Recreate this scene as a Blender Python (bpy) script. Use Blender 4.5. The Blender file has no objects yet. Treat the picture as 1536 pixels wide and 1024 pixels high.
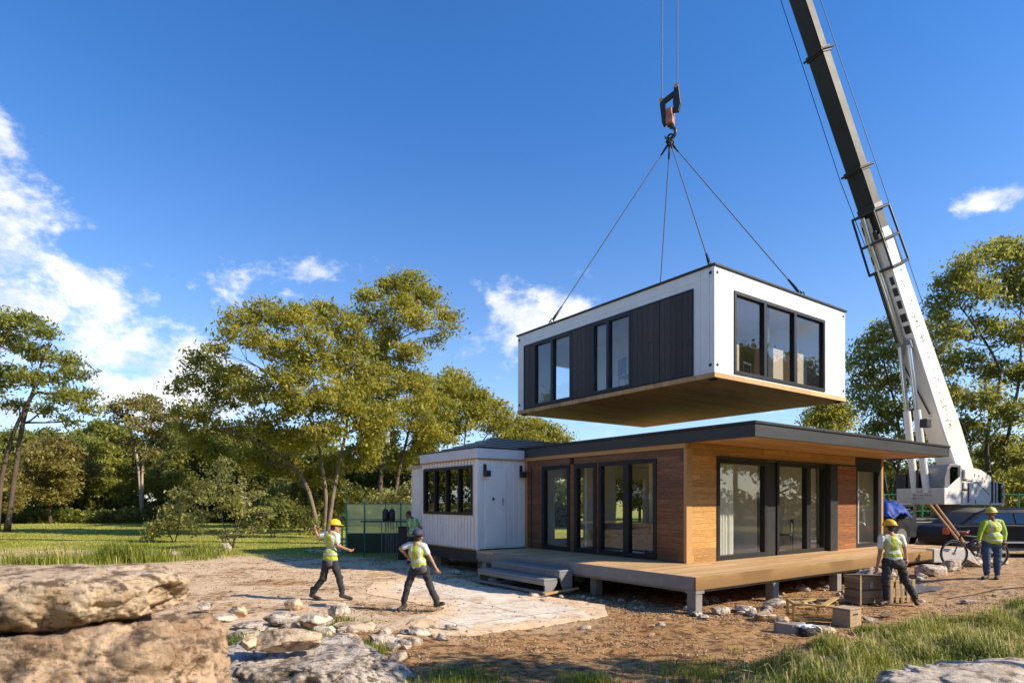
import bpy, bmesh, math, random
import numpy as np
from mathutils import Vector, Matrix, noise, Euler

R = math.radians
random.seed(7)
rng = np.random.default_rng(7)
scene = bpy.context.scene
COL = scene.collection
F, CX, HY, HC = 925.0, 768.0, 751.0, 2.2          # survey of the view: focal length, horizon, eye height


def wp(px, py, Y):
    return Vector(((px - CX) / F * Y, Y, HC + (HY - py) / F * Y))


def sstep(a, b, x):
    t = max(0.0, min(1.0, (x - a) / (b - a)))
    return t * t * (3 - 2 * t)


def gz(x, y):
    """height of the ground"""
    d = math.hypot(x, y - 12)
    amp = 1 - 0.8 * sstep(30, 80, d)
    z = 0.045 * noise.noise(Vector((x * 0.35, y * 0.35, 3))) * amp
    z += 0.014 * noise.noise(Vector((x * 1.7, y * 1.7, 9))) * amp
    z += 0.020 * noise.noise(Vector((x * 3.9, y * 3.9, 2))) * amp + 0.010 * noise.noise(Vector((x * 8.3, y * 8.3, 5))) * amp
    z += 0.30 * sstep(8.8, 11.6, x) * sstep(12.3, 15.3, y + 0.1 * x)
    z -= 0.05 * sstep(6, 16, y) * sstep(9, 5, abs(x - 4)) * 0.4
    z += 0.25 * sstep(8.2, 6.0, y) * sstep(2, 5, x)
    return z


# ------------------------------------------------------------------ materials
def new_mat(name):
    m = bpy.data.materials.new(name)
    m.use_nodes = True
    nt = m.node_tree
    nt.nodes.clear()
    out = nt.nodes.new('ShaderNodeOutputMaterial')
    return m, nt, out


class NT:
    """short-hand for building node trees"""
    def __init__(s, nt):
        s.nt = nt

    def n(s, typ, **kw):
        nd = s.nt.nodes.new('ShaderNode' + typ)
        for k, v in kw.items():
            if k.startswith('_'):
                setattr(nd, k[1:], v)
            else:
                key = int(k[1:]) if k[0] == 'i' and k[1:].isdigit() else k.replace('__', ' ')
                s.put(nd.inputs[key], v)
        return nd

    def put(s, sock, v):
        if isinstance(v, bpy.types.NodeSocket):
            s.nt.links.new(v, sock)
        elif isinstance(v, bpy.types.Node):
            s.nt.links.new(v.outputs[0], sock)
        else:
            if isinstance(v, (tuple, list)) and len(v) == 3 and sock.type == 'RGBA':
                v = (*v, 1)
            sock.default_value = v

    def math(s, op, a, b=0.0, c=None, clamp=False):
        nd = s.nt.nodes.new('ShaderNodeMath')
        nd.operation = op
        nd.use_clamp = clamp
        s.put(nd.inputs[0], a)
        s.put(nd.inputs[1], b)
        if c is not None:
            s.put(nd.inputs[2], c)
        return nd.outputs[0]

    def mix(s, fac, a, b, blend='MIX'):
        nd = s.nt.nodes.new('ShaderNodeMix')
        nd.data_type = 'RGBA'
        nd.blend_type = blend
        s.put(nd.inputs[0], fac)
        s.put(nd.inputs[6], a)
        s.put(nd.inputs[7], b)
        return nd.outputs[2]

    def ramp(s, fac, stops):
        nd = s.nt.nodes.new('ShaderNodeValToRGB')
        e = nd.color_ramp.elements
        while len(e) < len(stops):
            e.new(0.5)
        for el, (p, c) in zip(e, stops):
            el.position = p
            el.color = (c, c, c, 1) if isinstance(c, (int, float)) else (*c, 1)
        s.put(nd.inputs[0], fac)
        return nd.outputs[0]

    def noise(s, vec, scale, detail=4, rough=0.55, dist=0.0):
        nd = s.n('TexNoise', Scale=scale, Detail=detail, Roughness=rough, Distortion=dist)
        if vec is not None:
            s.put(nd.inputs['Vector'], vec)
        return nd.outputs[0]

    def sstep(s, x, a, b):
        nd = s.nt.nodes.new('ShaderNodeMapRange')
        nd.interpolation_type = 'SMOOTHSTEP'
        s.put(nd.inputs[0], x)
        s.put(nd.inputs[1], a)
        s.put(nd.inputs[2], b)
        return nd.outputs[0]

    def scale(s, vec, sc):
        nd = s.n('Mapping')
        s.put(nd.inputs['Vector'], vec)
        nd.inputs['Scale'].default_value = sc
        return nd.outputs[0]

    def bump(s, h, strength=0.3, dist=0.01):
        return s.n('Bump', Strength=strength, Distance=dist, Height=h).outputs[0]

    def coords(s, kind='Object'):
        return s.n('TexCoord').outputs[kind]

    def sep(s, vec):
        nd = s.n('SeparateXYZ')
        s.put(nd.inputs[0], vec)
        return nd.outputs

    def bsdf(s, out, col, rough=0.6, metal=0.0, normal=None, spec=0.5, **kw):
        b = s.n('BsdfPrincipled', **kw)
        s.put(b.inputs['Base Color'], col)
        s.put(b.inputs['Roughness'], rough)
        s.put(b.inputs['Metallic'], metal)
        s.put(b.inputs['Specular IOR Level'], spec)
        if normal is not None:
            s.put(b.inputs['Normal'], normal)
        s.nt.links.new(b.outputs[0], out.inputs[0])
        return b


MATS = {}


def pm(name, c1, c2=None, scale=6.0, rough=0.6, bump=0.1, metal=0.0, spec=0.5, stretch=(1, 1, 1), dirt=0.0, bd=0.01):
    """painted / plain surface with soft variation, fine bump and optional grime"""
    if name in MATS:
        return MATS[name]
    m, nt, out = new_mat(name)
    k = NT(nt)
    c2 = c2 or tuple(x * 0.82 for x in c1)
    co = k.scale(k.coords(), stretch)
    a = k.noise(co, scale, 5, 0.6)
    col = k.mix(k.ramp(a, [(0.35, 0.0), (0.68, 1.0)]), c1, c2)
    if dirt:
        g = k.ramp(k.noise(co, scale * 0.45, 8, 0.75, 0.6), [(0.5, 0.0), (0.72, dirt)])
        col = k.mix(g, col, (0.12, 0.09, 0.06))
    nb = k.bump(k.noise(co, scale * 6, 4, 0.7), bump, bd)
    rr = k.math('ADD', rough - 0.08, k.math('MULTIPLY', a, 0.16))
    k.bsdf(out, col, rr, metal, nb, spec)
    MATS[name] = m
    return m


def wood(name, c1, c2, c3, grain=(1.2, 9, 9), board_axis=2, board=0.14, rough=0.5, seam=0.5, c_lo=None, spec=0.4, length_axis=0, length=2.4):
    """boards: each board its own tint, grain stretched along the board, dark joints"""
    if name in MATS:
        return MATS[name]
    m, nt, out = new_mat(name)
    k = NT(nt)
    co = k.coords()
    sx = k.sep(co)
    bi_f = k.math('DIVIDE', sx[board_axis], board)
    bi = k.math('FLOOR', bi_f)
    fr = k.math('FRACT', bi_f)
    off = k.math('MULTIPLY', bi, 0.377)
    li_f = k.math('ADD', k.math('DIVIDE', sx[length_axis], length), off)
    li = k.math('FLOOR', li_f)
    lf = k.math('FRACT', li_f)
    cmb = k.n('CombineXYZ', X=bi, Y=li, Z=0.0)
    wn = k.n('TexWhiteNoise', _noise_dimensions='3D')
    k.put(wn.inputs[0], cmb)
    rnd = wn.outputs[0]
    vadd = k.n('VectorMath', _operation='ADD')
    k.put(vadd.inputs[0], k.scale(co, grain))
    k.put(vadd.inputs[1], wn.outputs[1])
    vs = k.n('VectorMath', _operation='SCALE')
    k.put(vs.inputs[0], wn.outputs[1])
    vs.inputs['Scale'].default_value = 13.0
    k.put(vadd.inputs[1], vs)
    g = k.noise(vadd, 1.6, 8, 0.68, 0.7)
    col = k.mix(k.ramp(g, [(0.36, 0.0), (0.62, 1.0)]), c1, c2)
    fine = k.noise(vadd, 7.0, 4, 0.7, 0.2)
    col = k.mix(k.ramp(fine, [(0.42, 0.0), (0.62, 0.55)]), col, c3)
    tint = k.n('HueSaturation', Saturation=1.0)
    k.put(tint.inputs['Value'], k.math('ADD', 0.78, k.math('MULTIPLY', rnd, 0.42)))
    k.put(tint.inputs['Color'], col)
    j = k.math('MINIMUM', k.math('MINIMUM', fr, k.math('SUBTRACT', 1.0, fr)),
               k.math('MULTIPLY', k.math('MINIMUM', lf, k.math('SUBTRACT', 1.0, lf)), length / board))
    js = k.sstep(j, 0.012, 0.045)
    col = k.mix(js, tuple(x * (1 - seam) for x in c1), tint.outputs[0])
    h = k.math('ADD', k.math('MULTIPLY', js, 0.9), k.math('MULTIPLY', fine, 0.25))
    k.bsdf(out, col, k.math('ADD', rough - 0.1, k.math('MULTIPLY', g, 0.2)), 0, k.bump(h, 0.5, 0.006), spec)
    MATS[name] = m
    return m


def glass_mat(name, tint=(0.82, 0.88, 0.88), ior=1.5, gain=1.0, base=0.05):
    if name in MATS:
        return MATS[name]
    m, nt, out = new_mat(name)
    k = NT(nt)
    ge = k.n('NewGeometry')
    dt = k.n('VectorMath', _operation='DOT_PRODUCT')
    k.put(dt.inputs[0], ge.outputs['Incoming'])
    k.put(dt.inputs[1], ge.outputs['Normal'])
    q5 = k.math('POWER', k.math('SUBTRACT', 1.0, k.math('ABSOLUTE', dt.outputs['Value'])), 4.0)
    wav = k.bump(k.noise(k.coords(), 0.6, 1, 0.4), 0.03, 0.01)
    fac = k.math('ADD', k.math('MULTIPLY', q5, gain), base, clamp=True)
    tr = k.n('BsdfTransparent', Color=tint)
    gl = k.n('BsdfGlossy', Color=(0.95, 0.97, 1.0), Roughness=0.015, Normal=wav)
    mx = k.n('MixShader')
    k.put(mx.inputs[0], fac)
    k.put(mx.inputs[1], tr)
    k.put(mx.inputs[2], gl)
    nt.links.new(mx.outputs[0], out.inputs[0])
    MATS[name] = m
    return m


def leaf_mat(name, dark, mid, light, trans=0.35, rough=0.5, patch=0.35):
    """leaves: colour varies leaf to leaf and in soft patches through the crown"""
    if name in MATS:
        return MATS[name]
    m, nt, out = new_mat(name)
    k = NT(nt)
    at = k.n('Attribute', _attribute_name='tone')
    rnd = at.outputs['Fac']
    pn = k.noise(k.coords(), patch, 3, 0.6)
    t = k.math('ADD', k.math('MULTIPLY', rnd, 0.62), k.math('MULTIPLY', k.ramp(pn, [(0.35, 0.0), (0.65, 1.0)]), 0.38))
    cr = k.nt.nodes.new('ShaderNodeValToRGB')
    e = cr.color_ramp.elements
    e.new(0.5)
    for el, (p, c) in zip(e, [(0.12, dark), (0.5, mid), (0.92, light)]):
        el.position = p
        el.color = (*c, 1)
    k.put(cr.inputs[0], t)
    b = k.n('BsdfPrincipled', Roughness=rough)
    b.inputs['Specular IOR Level'].default_value = 0.35
    k.put(b.inputs['Base Color'], cr)
    tl = k.n('BsdfTranslucent')
    k.put(tl.inputs[0], k.mix(0.5, cr.outputs[0], tuple(min(1, x * 1.6) for x in light)))
    mx = k.n('MixShader')
    mx.inputs[0].default_value = trans
    k.put(mx.inputs[1], b)
    k.put(mx.inputs[2], tl)
    nt.links.new(mx.outputs[0], out.inputs[0])
    MATS[name] = m
    return m


def rock_mat(name, light, mid, dark, scale=1.6, rough=0.85, bump=0.9, crack=0.5):
    if name in MATS:
        return MATS[name]
    m, nt, out = new_mat(name)
    k = NT(nt)
    co = k.coords()
    a = k.noise(co, scale, 10, 0.66, 0.0)
    b2 = k.noise(k.scale(co, (1, 1, 1.8)), scale * 2.1, 10, 0.72, 0.15)
    col = k.mix(k.ramp(a, [(0.42, 0.0), (0.57, 1.0)]), mid, light)
    col = k.mix(k.ramp(b2, [(0.42, 0.95), (0.50, 0.0)]), col, dark)
    crk = k.math('MULTIPLY', k.ramp(k.noise(k.scale(co, (1, 1, 1.7)), scale * 4.0, 8, 0.75, 0.3), [(0.37, crack), (0.42, 0.0)]), 1.0)
    col = k.mix(crk, col, tuple(x * 0.5 for x in dark))
    sp = k.ramp(k.noise(co, scale * 30, 3, 0.6), [(0.60, 0.0), (0.72, 0.6)])
    col = k.mix(sp, col, tuple(x * 0.55 for x in mid))
    h = k.math('ADD', k.math('ADD', a, k.math('MULTIPLY', b2, 0.6)), k.math('MULTIPLY', k.noise(co, scale * 14, 6, 0.75), 0.25))
    h = k.math('SUBTRACT', h, k.math('MULTIPLY', crk, 0.5))
    k.bsdf(out, col, rough, 0, k.bump(h, bump, 0.09), 0.3)
    MATS[name] = m
    return m


# ------------------------------------------------------------------ scene helpers
def tag(o, label=None, cat=None, group=None, kind=None):
    if label: o['label'] = label
    if cat: o['category'] = cat
    if group: o['group'] = group
    if kind: o['kind'] = kind
    return o


def thing(name, label, cat, loc=(0, 0, 0), rz=0.0, group=None, scale=None):
    o = bpy.data.objects.new(name, None)
    COL.objects.link(o)
    o.location = loc
    o.rotation_euler = (0, 0, rz)
    o.empty_display_size = 0.2
    if scale: o.scale = (scale,) * 3 if isinstance(scale, (int, float)) else scale
    return tag(o, label, cat, group)


def link(name, me, mats, parent=None, smooth=False):
    for m in (mats if isinstance(mats, (list, tuple)) else [mats]):
        me.materials.append(m)
    o = bpy.data.objects.new(name, me)
    COL.objects.link(o)
    if parent is not None:
        o.parent = parent
    if smooth:
        me.polygons.foreach_set('use_smooth', [True] * len(me.polygons))
    return o


KIDS = {}


def children(o):
    return [c for c in COL.objects if c.parent == o]


def copy_tree(o, parent=None):
    c = o.copy()
    COL.objects.link(c)
    c.parent = parent
    for ch in children(o):
        copy_tree(ch, c)
    return c


class MB:
    def __init__(s):
        s.v, s.f, s.m = [], [], []

    def add(s, vs, fs, mi=0):
        b = len(s.v)
        s.v += [tuple(p) for p in vs]
        s.f += [tuple(i + b for i in f) for f in fs]
        s.m += [mi] * len(fs)
        return s

    def box(s, x0, x1, y0, y1, z0, z1, mi=0):
        if x0 > x1: x0, x1 = x1, x0
        if y0 > y1: y0, y1 = y1, y0
        if z0 > z1: z0, z1 = z1, z0
        return s.add([(x0, y0, z0), (x1, y0, z0), (x1, y1, z0), (x0, y1, z0), (x0, y0, z1), (x1, y0, z1), (x1, y1, z1), (x0, y1, z1)],
                     [(0, 3, 2, 1), (4, 5, 6, 7), (0, 1, 5, 4), (1, 2, 6, 5), (2, 3, 7, 6), (3, 0, 4, 7)], mi)

    def obox(s, c, half, rot, mi=0):
        """box with its own orientation (3x3 matrix or Euler tuple)"""
        if not isinstance(rot, Matrix):
            rot = Euler(rot).to_matrix()
        c = Vector(c)
        vs = [c + rot @ Vector((sx * half[0], sy * half[1], sz * half[2])) for sz in (-1, 1) for sx, sy in ((-1, -1), (1, -1), (1, 1), (-1, 1))]
        return s.add(vs, [(0, 3, 2, 1), (4, 5, 6, 7), (0, 1, 5, 4), (1, 2, 6, 5), (2, 3, 7, 6), (3, 0, 4, 7)], mi)

    def beam(s, p0, p1, w, h, up=(0, 0, 1), mi=0):
        p0, p1 = Vector(p0), Vector(p1)
        d = (p1 - p0).normalized()
        up = Vector(up)
        a = d.cross(up)
        if a.length < 1e-4: a = d.cross(Vector((1, 0, 0)))
        a.normalize()
        b = a.cross(d).normalized()
        rot = Matrix((d, a, b)).transposed()
        return s.obox((p0 + p1) / 2, ((p1 - p0).length / 2, w / 2, h / 2), rot, mi)

    def tube(s, pts, rad, n=8, mi=0, cap=True):
        pts = [Vector(p) for p in pts]
        if not isinstance(rad, (list, tuple)): rad = [rad] * len(pts)
        b = len(s.v)
        prev = None
        for i, p in enumerate(pts):
            d = (pts[min(i + 1, len(pts) - 1)] - pts[max(i - 1, 0)])
            if d.length < 1e-9: d = Vector((0, 0, 1))
            d.normalize()
            if prev is None:
                a = d.cross(Vector((0.13, 0.31, 0.94)))
                if a.length < 0.05: a = d.cross(Vector((1, 0, 0)))
            else:
                a = prev - d * prev.dot(d)
                if a.length < 1e-4: a = d.cross(Vector((1, 0, 0)))
            a.normalize()
            prev = a
            c = d.cross(a)
            for j in range(n):
                t = 2 * math.pi * j / n
                s.v.append(tuple(p + (a * math.cos(t) + c * math.sin(t)) * rad[i]))
        fs = []
        for i in range(len(pts) - 1):
            for j in range(n):
                q = (j + 1) % n
                fs.append((b + i * n + j, b + i * n + q, b + (i + 1) * n + q, b + (i + 1) * n + j))
        if cap:
            fs.append(tuple(b + j for j in reversed(range(n))))
            fs.append(tuple(b + (len(pts) - 1) * n + j for j in range(n)))
        s.f += fs
        s.m += [mi] * len(fs)
        return s

    def cyl(s, p0, p1, r0, r1=None, n=16, mi=0):
        return s.tube([p0, p1], [r0, r0 if r1 is None else r1], n, mi)

    def ring(s, c, axis, r, tr, n=32, m=8, mi=0):
        c, axis = Vector(c), Vector(axis).normalized()
        a = axis.cross(Vector((0.1, 0.2, 0.97))).normalized()
        b2 = axis.cross(a)
        b = len(s.v)
        for i in range(n):
            t = 2 * math.pi * i / n
            rd = a * math.cos(t) + b2 * math.sin(t)
            for j in range(m):
                q = 2 * math.pi * j / m
                s.v.append(tuple(c + rd * (r + tr * math.cos(q)) + axis * tr * math.sin(q)))
        for i in range(n):
            for j in range(m):
                i2, j2 = (i + 1) % n, (j + 1) % m
                s.f.append((b + i * m + j, b + i2 * m + j, b + i2 * m + j2, b + i * m + j2))
                s.m.append(mi)
        return s

    def prism(s, pts, axis, a, b, mi=0):
        """polygon given in the two other axes, extruded along AXIS from a to b"""
        def P(p, t):
            if axis == 0: return (t, p[0], p[1])
            if axis == 1: return (p[0], t, p[1])
            return (p[0], p[1], t)
        n = len(pts)
        vs = [P(p, a) for p in pts] + [P(p, b) for p in pts]
        fs = [tuple(range(n)), tuple(reversed(range(n, 2 * n)))] + [(i, i + n, (i + 1) % n + n, (i + 1) % n) for i in range(n)]
        return s.add(vs, fs, mi)

    def mesh(s, name):
        me = bpy.data.meshes.new(name)
        me.from_pydata(s.v, [], s.f)
        me.polygons.foreach_set('material_index', s.m)
        bm = bmesh.new()
        bm.from_mesh(me)
        bmesh.ops.recalc_face_normals(bm, faces=bm.faces)
        bm.to_mesh(me)
        bm.free()
        me.update()
        return me

    def build(s, name, mats, parent=None, smooth=False, bevel=0.0, segs=2):
        o = link(name, s.mesh(name), mats, parent, smooth)
        if bevel:
            md = o.modifiers.new('edge', 'BEVEL')
            md.width = bevel
            md.segments = segs
            md.limit_method = 'ANGLE'
            md.angle_limit = R(35)
        return o


def ico(r=1.0, sub=2, c=(0, 0, 0), sc=(1, 1, 1)):
    bm = bmesh.new()
    bmesh.ops.create_icosphere(bm, subdivisions=sub, radius=r)
    vs = [(v.co.x * sc[0] + c[0], v.co.y * sc[1] + c[1], v.co.z * sc[2] + c[2]) for v in bm.verts]
    fs = [tuple(v.index for v in f.verts) for f in bm.faces]
    bm.free()
    return vs, fs


def soft(name, balls, cones, voxel, mats, parent=None, sm=2, paint=None):
    """one continuous surface grown round balls (centre, radii) and tapering limbs (p0, p1, r0, r1)"""
    mb = MB()
    for b in balls:
        c, r = b[0], b[1]
        r = (r, r, r) if isinstance(r, (int, float)) else r
        vs, fs = ico(1, 3, (0, 0, 0), r)
        if len(b) > 2:
            q = Euler(b[2]).to_matrix()
            vs = [tuple(q @ Vector(p)) for p in vs]
        mb.add([(p[0] + c[0], p[1] + c[1], p[2] + c[2]) for p in vs], fs)
    for p0, p1, r0, r1 in cones:
        p0, p1 = Vector(p0), Vector(p1)
        n = max(2, int((p1 - p0).length / 0.03))
        pts, rad = [], []
        d = (p1 - p0).normalized() if (p1 - p0).length > 1e-6 else Vector((0, 0, 1))
        for t in (-0.98, -0.8, -0.45): pts.append(p0 + d * r0 * t); rad.append(r0 * math.sqrt(1 - t * t))
        for i in range(n + 1): pts.append(p0.lerp(p1, i / n)); rad.append(r0 + (r1 - r0) * i / n)
        for t in (0.45, 0.8, 0.98): pts.append(p1 + d * r1 * t); rad.append(r1 * math.sqrt(1 - t * t))
        mb.tube(pts, rad, 12)
    tmp = bpy.data.objects.new('tmp', mb.mesh('tmp'))
    COL.objects.link(tmp)
    md = tmp.modifiers.new('r', 'REMESH')
    md.mode = 'VOXEL'
    md.voxel_size = voxel
    if sm:
        ms = tmp.modifiers.new('s', 'SMOOTH')
        ms.factor = 0.5
        ms.iterations = sm
    dg = bpy.context.evaluated_depsgraph_get()
    me = bpy.data.meshes.new_from_object(tmp.evaluated_get(dg))
    bpy.data.objects.remove(tmp, do_unlink=True)
    me.name = name
    me.materials.clear()
    o = link(name, me, mats, parent, True)
    return o

# ------------------------------------------------------------------ camera, light, sky
cam = bpy.data.objects.new('camera', bpy.data.cameras.new('camera'))
COL.objects.link(cam)
cam.location = (0, 0, HC)
cam.rotation_euler = (R(90), 0, 0)
cam.data.sensor_width = 36
cam.data.lens = F / 1536 * 36
cam.data.shift_y = (HY - 512) / 1536
cam.data.clip_end = 2000
cam.data.dof.use_dof = True
cam.data.dof.focus_distance = 24
cam.data.dof.aperture_fstop = 2.0
scene.camera = cam

SUN = Vector((0.955, -0.295, 0.655)).normalized()
sun = bpy.data.objects.new('sun', bpy.data.lights.new('sun', 'SUN'))
COL.objects.link(sun)
sun.data.energy = 5.0
sun.data.angle = R(0.5)
sun.data.color = (1.0, 0.88, 0.70)
sun.rotation_euler = SUN.to_track_quat('Z', 'Y').to_euler()

world = bpy.data.worlds.new('World')
scene.world = world
world.use_nodes = True
wnt = world.node_tree
wnt.nodes.clear()
k = NT(wnt)
wout = wnt.nodes.new('ShaderNodeOutputWorld')
sky = wnt.nodes.new('ShaderNodeTexSky')
sky.sky_type = 'NISHITA'
sky.sun_disc = False
sky.sun_elevation = math.asin(SUN.z)
sky.sun_rotation = math.atan2(SUN.x, SUN.y)
sky.altitude = 300
sky.air_density = 1.0
sky.dust_density = 0.6
sky.ozone_density = 2.5
D = k.coords('Generated')
dx = k.sep(D)
az = k.math('ARCTAN2', dx[0], dx[1])
el = k.math('ARCSINE', dx[2])
SKZ = 2.1
cv = k.n('CombineXYZ', X=k.math('MULTIPLY', az, 1.0), Y=k.math('MULTIPLY', el, 1.5), Z=SKZ)
big = k.noise(cv, 6.2, 9, 0.60, 0.1)
fine = k.noise(cv, 17.0, 9, 0.64, 0.15)
dens = k.math('ADD', k.math('MULTIPLY', big, 0.55), k.math('MULTIPLY', fine, 0.45))
mask = 0.0
BLOBS = [(-40, 22.5, 5.5, 4, .26), (-41, 15.5, 8, 4, .24), (-33, 12.5, 9, 3.4, .27), (-38, 9, 12, 3, .27), (-27, 9.0, 12, 2.6, .22), (-23, 17.8, 7, 2.4, .20), (-27, 5, 14, 3, .16),
         (-16, 20.0, 6, 1.4, .16), (-6, 20.5, 6, 2.2, .16), (-3, 12, 8, 3.0, .14), (4.5, 16.0, 7, 3.4, .25), (12, 7.5, 12, 2.4, .20), (38.4, 21.0, 2.6, 1.2, .27),
         (0, 18, 4, 1.4, .16), (28, 10, 6, 2, .12), (-42, 30, 3, 2.4, .16), (-60, 18, 16, 9, .25), (75, 16, 22, 7, .22), (110, 20, 20, 9, .22), (170, 18, 30, 8, .2), (-110, 20, 25, 9, .2)]
for a0, e0, ra, re, amp in BLOBS:
    u = k.math('DIVIDE', k.math('SUBTRACT', az, R(a0)), R(ra))
    w = k.math('DIVIDE', k.math('SUBTRACT', el, R(e0)), R(re))
    g = k.math('EXPONENT', k.math('MULTIPLY', k.math('ADD', k.math('MULTIPLY', u, u), k.math('MULTIPLY', w, w)), -1.0))
    mask = k.math('ADD', mask, k.math('MULTIPLY', g, amp))
mask = k.math('MINIMUM', k.math('MULTIPLY', mask, 1.12), 0.27)
cd = k.math('ADD', dens, mask)
cloud = k.sstep(cd, 0.68, 0.84)
shade = k.sstep(k.math('ADD', k.noise(k.scale(cv, (1.0, 1.25, 1)), 6.0, 6, 0.6, 0.2), k.math('MULTIPLY', cd, 0.25)), 0.55, 0.82)
ccol = k.mix(shade, (3.9, 4.3, 5.1), (6.4, 6.3, 6.1))
elt = k.sstep(el, R(0), R(38))
tint = k.mix(elt, (0.90, 0.96, 1.08), (0.33, 0.74, 1.16))
skc = k.mix(1.0, sky.outputs[0], tint, 'MULTIPLY')
final = k.mix(k.math('MULTIPLY', cloud, 0.95), skc, ccol)
bg = k.n('Background', Strength=0.13)
k.put(bg.inputs[0], final)
wnt.links.new(bg.outputs[0], wout.inputs[0])
scene.view_settings.view_transform = 'Standard'
scene.view_settings.look = 'None'
scene.view_settings.exposure = 0.62
scene.view_settings.gamma = 1
scene.cycles.max_bounces = 10
scene.cycles.transparent_max_bounces = 24
scene.cycles.caustics_reflective = False
scene.cycles.caustics_refractive = False
scene.cycles.sample_clamp_indirect = 6
try:
    scene.cycles.use_denoising = True
    scene.cycles.denoiser = 'OPENIMAGEDENOISE'
    scene.cycles.denoising_prefilter = 'ACCURATE'
except Exception:
    pass

# ------------------------------------------------------------------ ground
def axis(*segs):
    out = []
    for a, b, st in segs:
        out += list(np.arange(a, b, st))
    return np.array(sorted(set([round(float(x), 3) for x in out])))


gx = axis((-600, -100, 50), (-100, -30, 5), (-30, -18, 1), (-18, 18, 0.11), (18, 32, 1), (32, 100, 6), (100, 601, 50))
gy = axis((-200, -40, 20), (-40, 2, 3), (2, 5, 0.6), (5, 14, 0.08), (14, 30, 0.16), (30, 45, 1), (45, 110, 5), (110, 1200, 90))
GX, GY = np.meshgrid(gx, gy)
GZ = np.array([[gz(float(x), float(y)) for x in gx] for y in gy])
verts = np.stack([GX, GY, GZ], -1).reshape(-1, 3)
nx, ny = len(gx), len(gy)
ii = np.arange(nx * ny).reshape(ny, nx)
faces = np.stack([ii[:-1, :-1], ii[:-1, 1:], ii[1:, 1:], ii[1:, :-1]], -1).reshape(-1, 4)
gm = bpy.data.meshes.new('ground')
gm.from_pydata(verts.tolist(), [], faces.tolist())

m, nt, out = new_mat('ground')
k = NT(nt)
co = k.coords()
xy = k.sep(co)
x, y = xy[0], xy[1]
wob = k.math('MULTIPLY', k.math('SUBTRACT', k.noise(co, 0.35, 6, 0.65), 0.5), 5.0)
wob2 = k.math('MULTIPLY', k.math('SUBTRACT', k.noise(co, 1.8, 6, 0.7), 0.5), 1.8)
w = k.math('ADD', wob, wob2)
# soil
n1 = k.noise(co, 0.7, 9, 0.68, 0.4)
n2 = k.noise(co, 5.0, 8, 0.72, 0.3)
n3 = k.noise(co, 26.0, 5, 0.7)
soil = k.mix(k.ramp(n1, [(0.35, 0.0), (0.66, 1.0)]), (0.42, 0.21, 0.075), (0.62, 0.37, 0.165))
soil = k.mix(k.ramp(n2, [(0.42, 0.95), (0.54, 0.0)]), soil, (0.105, 0.052, 0.022))
soil = k.mix(k.ramp(n3, [(0.58, 0.0), (0.66, 0.8)]), soil, (0.58, 0.42, 0.26))
# pale sand, dragged in streaks
ang = k.n('Mapping')
k.put(ang.inputs['Vector'], co)
ang.inputs['Rotation'].default_value = (0, 0, R(12))
ang.inputs['Scale'].default_value = (0.5, 1.15, 1)
st = k.noise(ang, 1.5, 9, 0.66, 0.8)
sandm = k.ramp(k.math('ADD', k.math('ADD', k.math('MULTIPLY', st, .25), k.math('MULTIPLY', k.noise(co, 0.55, 8, 0.62, 0.6), .45)), k.math('MULTIPLY', n2, .3)), [(0.42, 0.0), (0.50, 1.0)])
sand = k.mix(k.ramp(k.noise(co, 3.0, 8, 0.7), [(0.35, 0.0), (0.65, 1.0)]), (0.64, 0.43, 0.25), (0.82, 0.63, 0.44))
# region of the sand: x < 1, y 9..29
rx = k.sstep(k.math('ADD', x, k.math('MULTIPLY', w, 0.8)), 2.2, -0.5)
ry = k.math('MULTIPLY', k.sstep(k.math('ADD', y, w), 9.6, 11.2), k.sstep(k.math('ADD', y, w), 33.0, 29.0))
reg = k.math('MULTIPLY', rx, ry)
rx2 = k.math('MULTIPLY', k.sstep(x, 7.5, 9.5), k.math('MULTIPLY', k.sstep(y, 8.8, 11.0), 0.35))
sm_ = k.math('MULTIPLY', sandm, k.math('ADD', reg, rx2, clamp=True))
base = k.mix(sm_, soil, sand)
# turf
gcol = k.mix(k.ramp(k.noise(co, 0.18, 6, 0.6, 0.5), [(0.36, 0.0), (0.64, 1.0)]), (0.17, 0.21, 0.025), (0.36, 0.34, 0.06))
gcol = k.mix(k.ramp(k.noise(k.scale(co, (0.6, 2.2, 1)), 1.3, 7, 0.7), [(0.45, 0.0), (0.65, 0.7)]), gcol, (0.46, 0.39, 0.11))
far_l = k.math('MULTIPLY', k.sstep(k.math('ADD', k.math('ADD', y, k.math('MULTIPLY', x, 0.28)), k.math('MULTIPLY', w, 0.6)), 21.6, 23.0), k.sstep(k.math('ADD', x, k.math('MULTIPLY', w, 0.3)), -1.0, -5.0))
far_b = k.sstep(k.math('ADD', y, k.math('MULTIPLY', w, 1.0)), 31.0, 33.5)
far_r = k.sstep(k.math('ADD', x, w), 24.0, 27.0)
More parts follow.
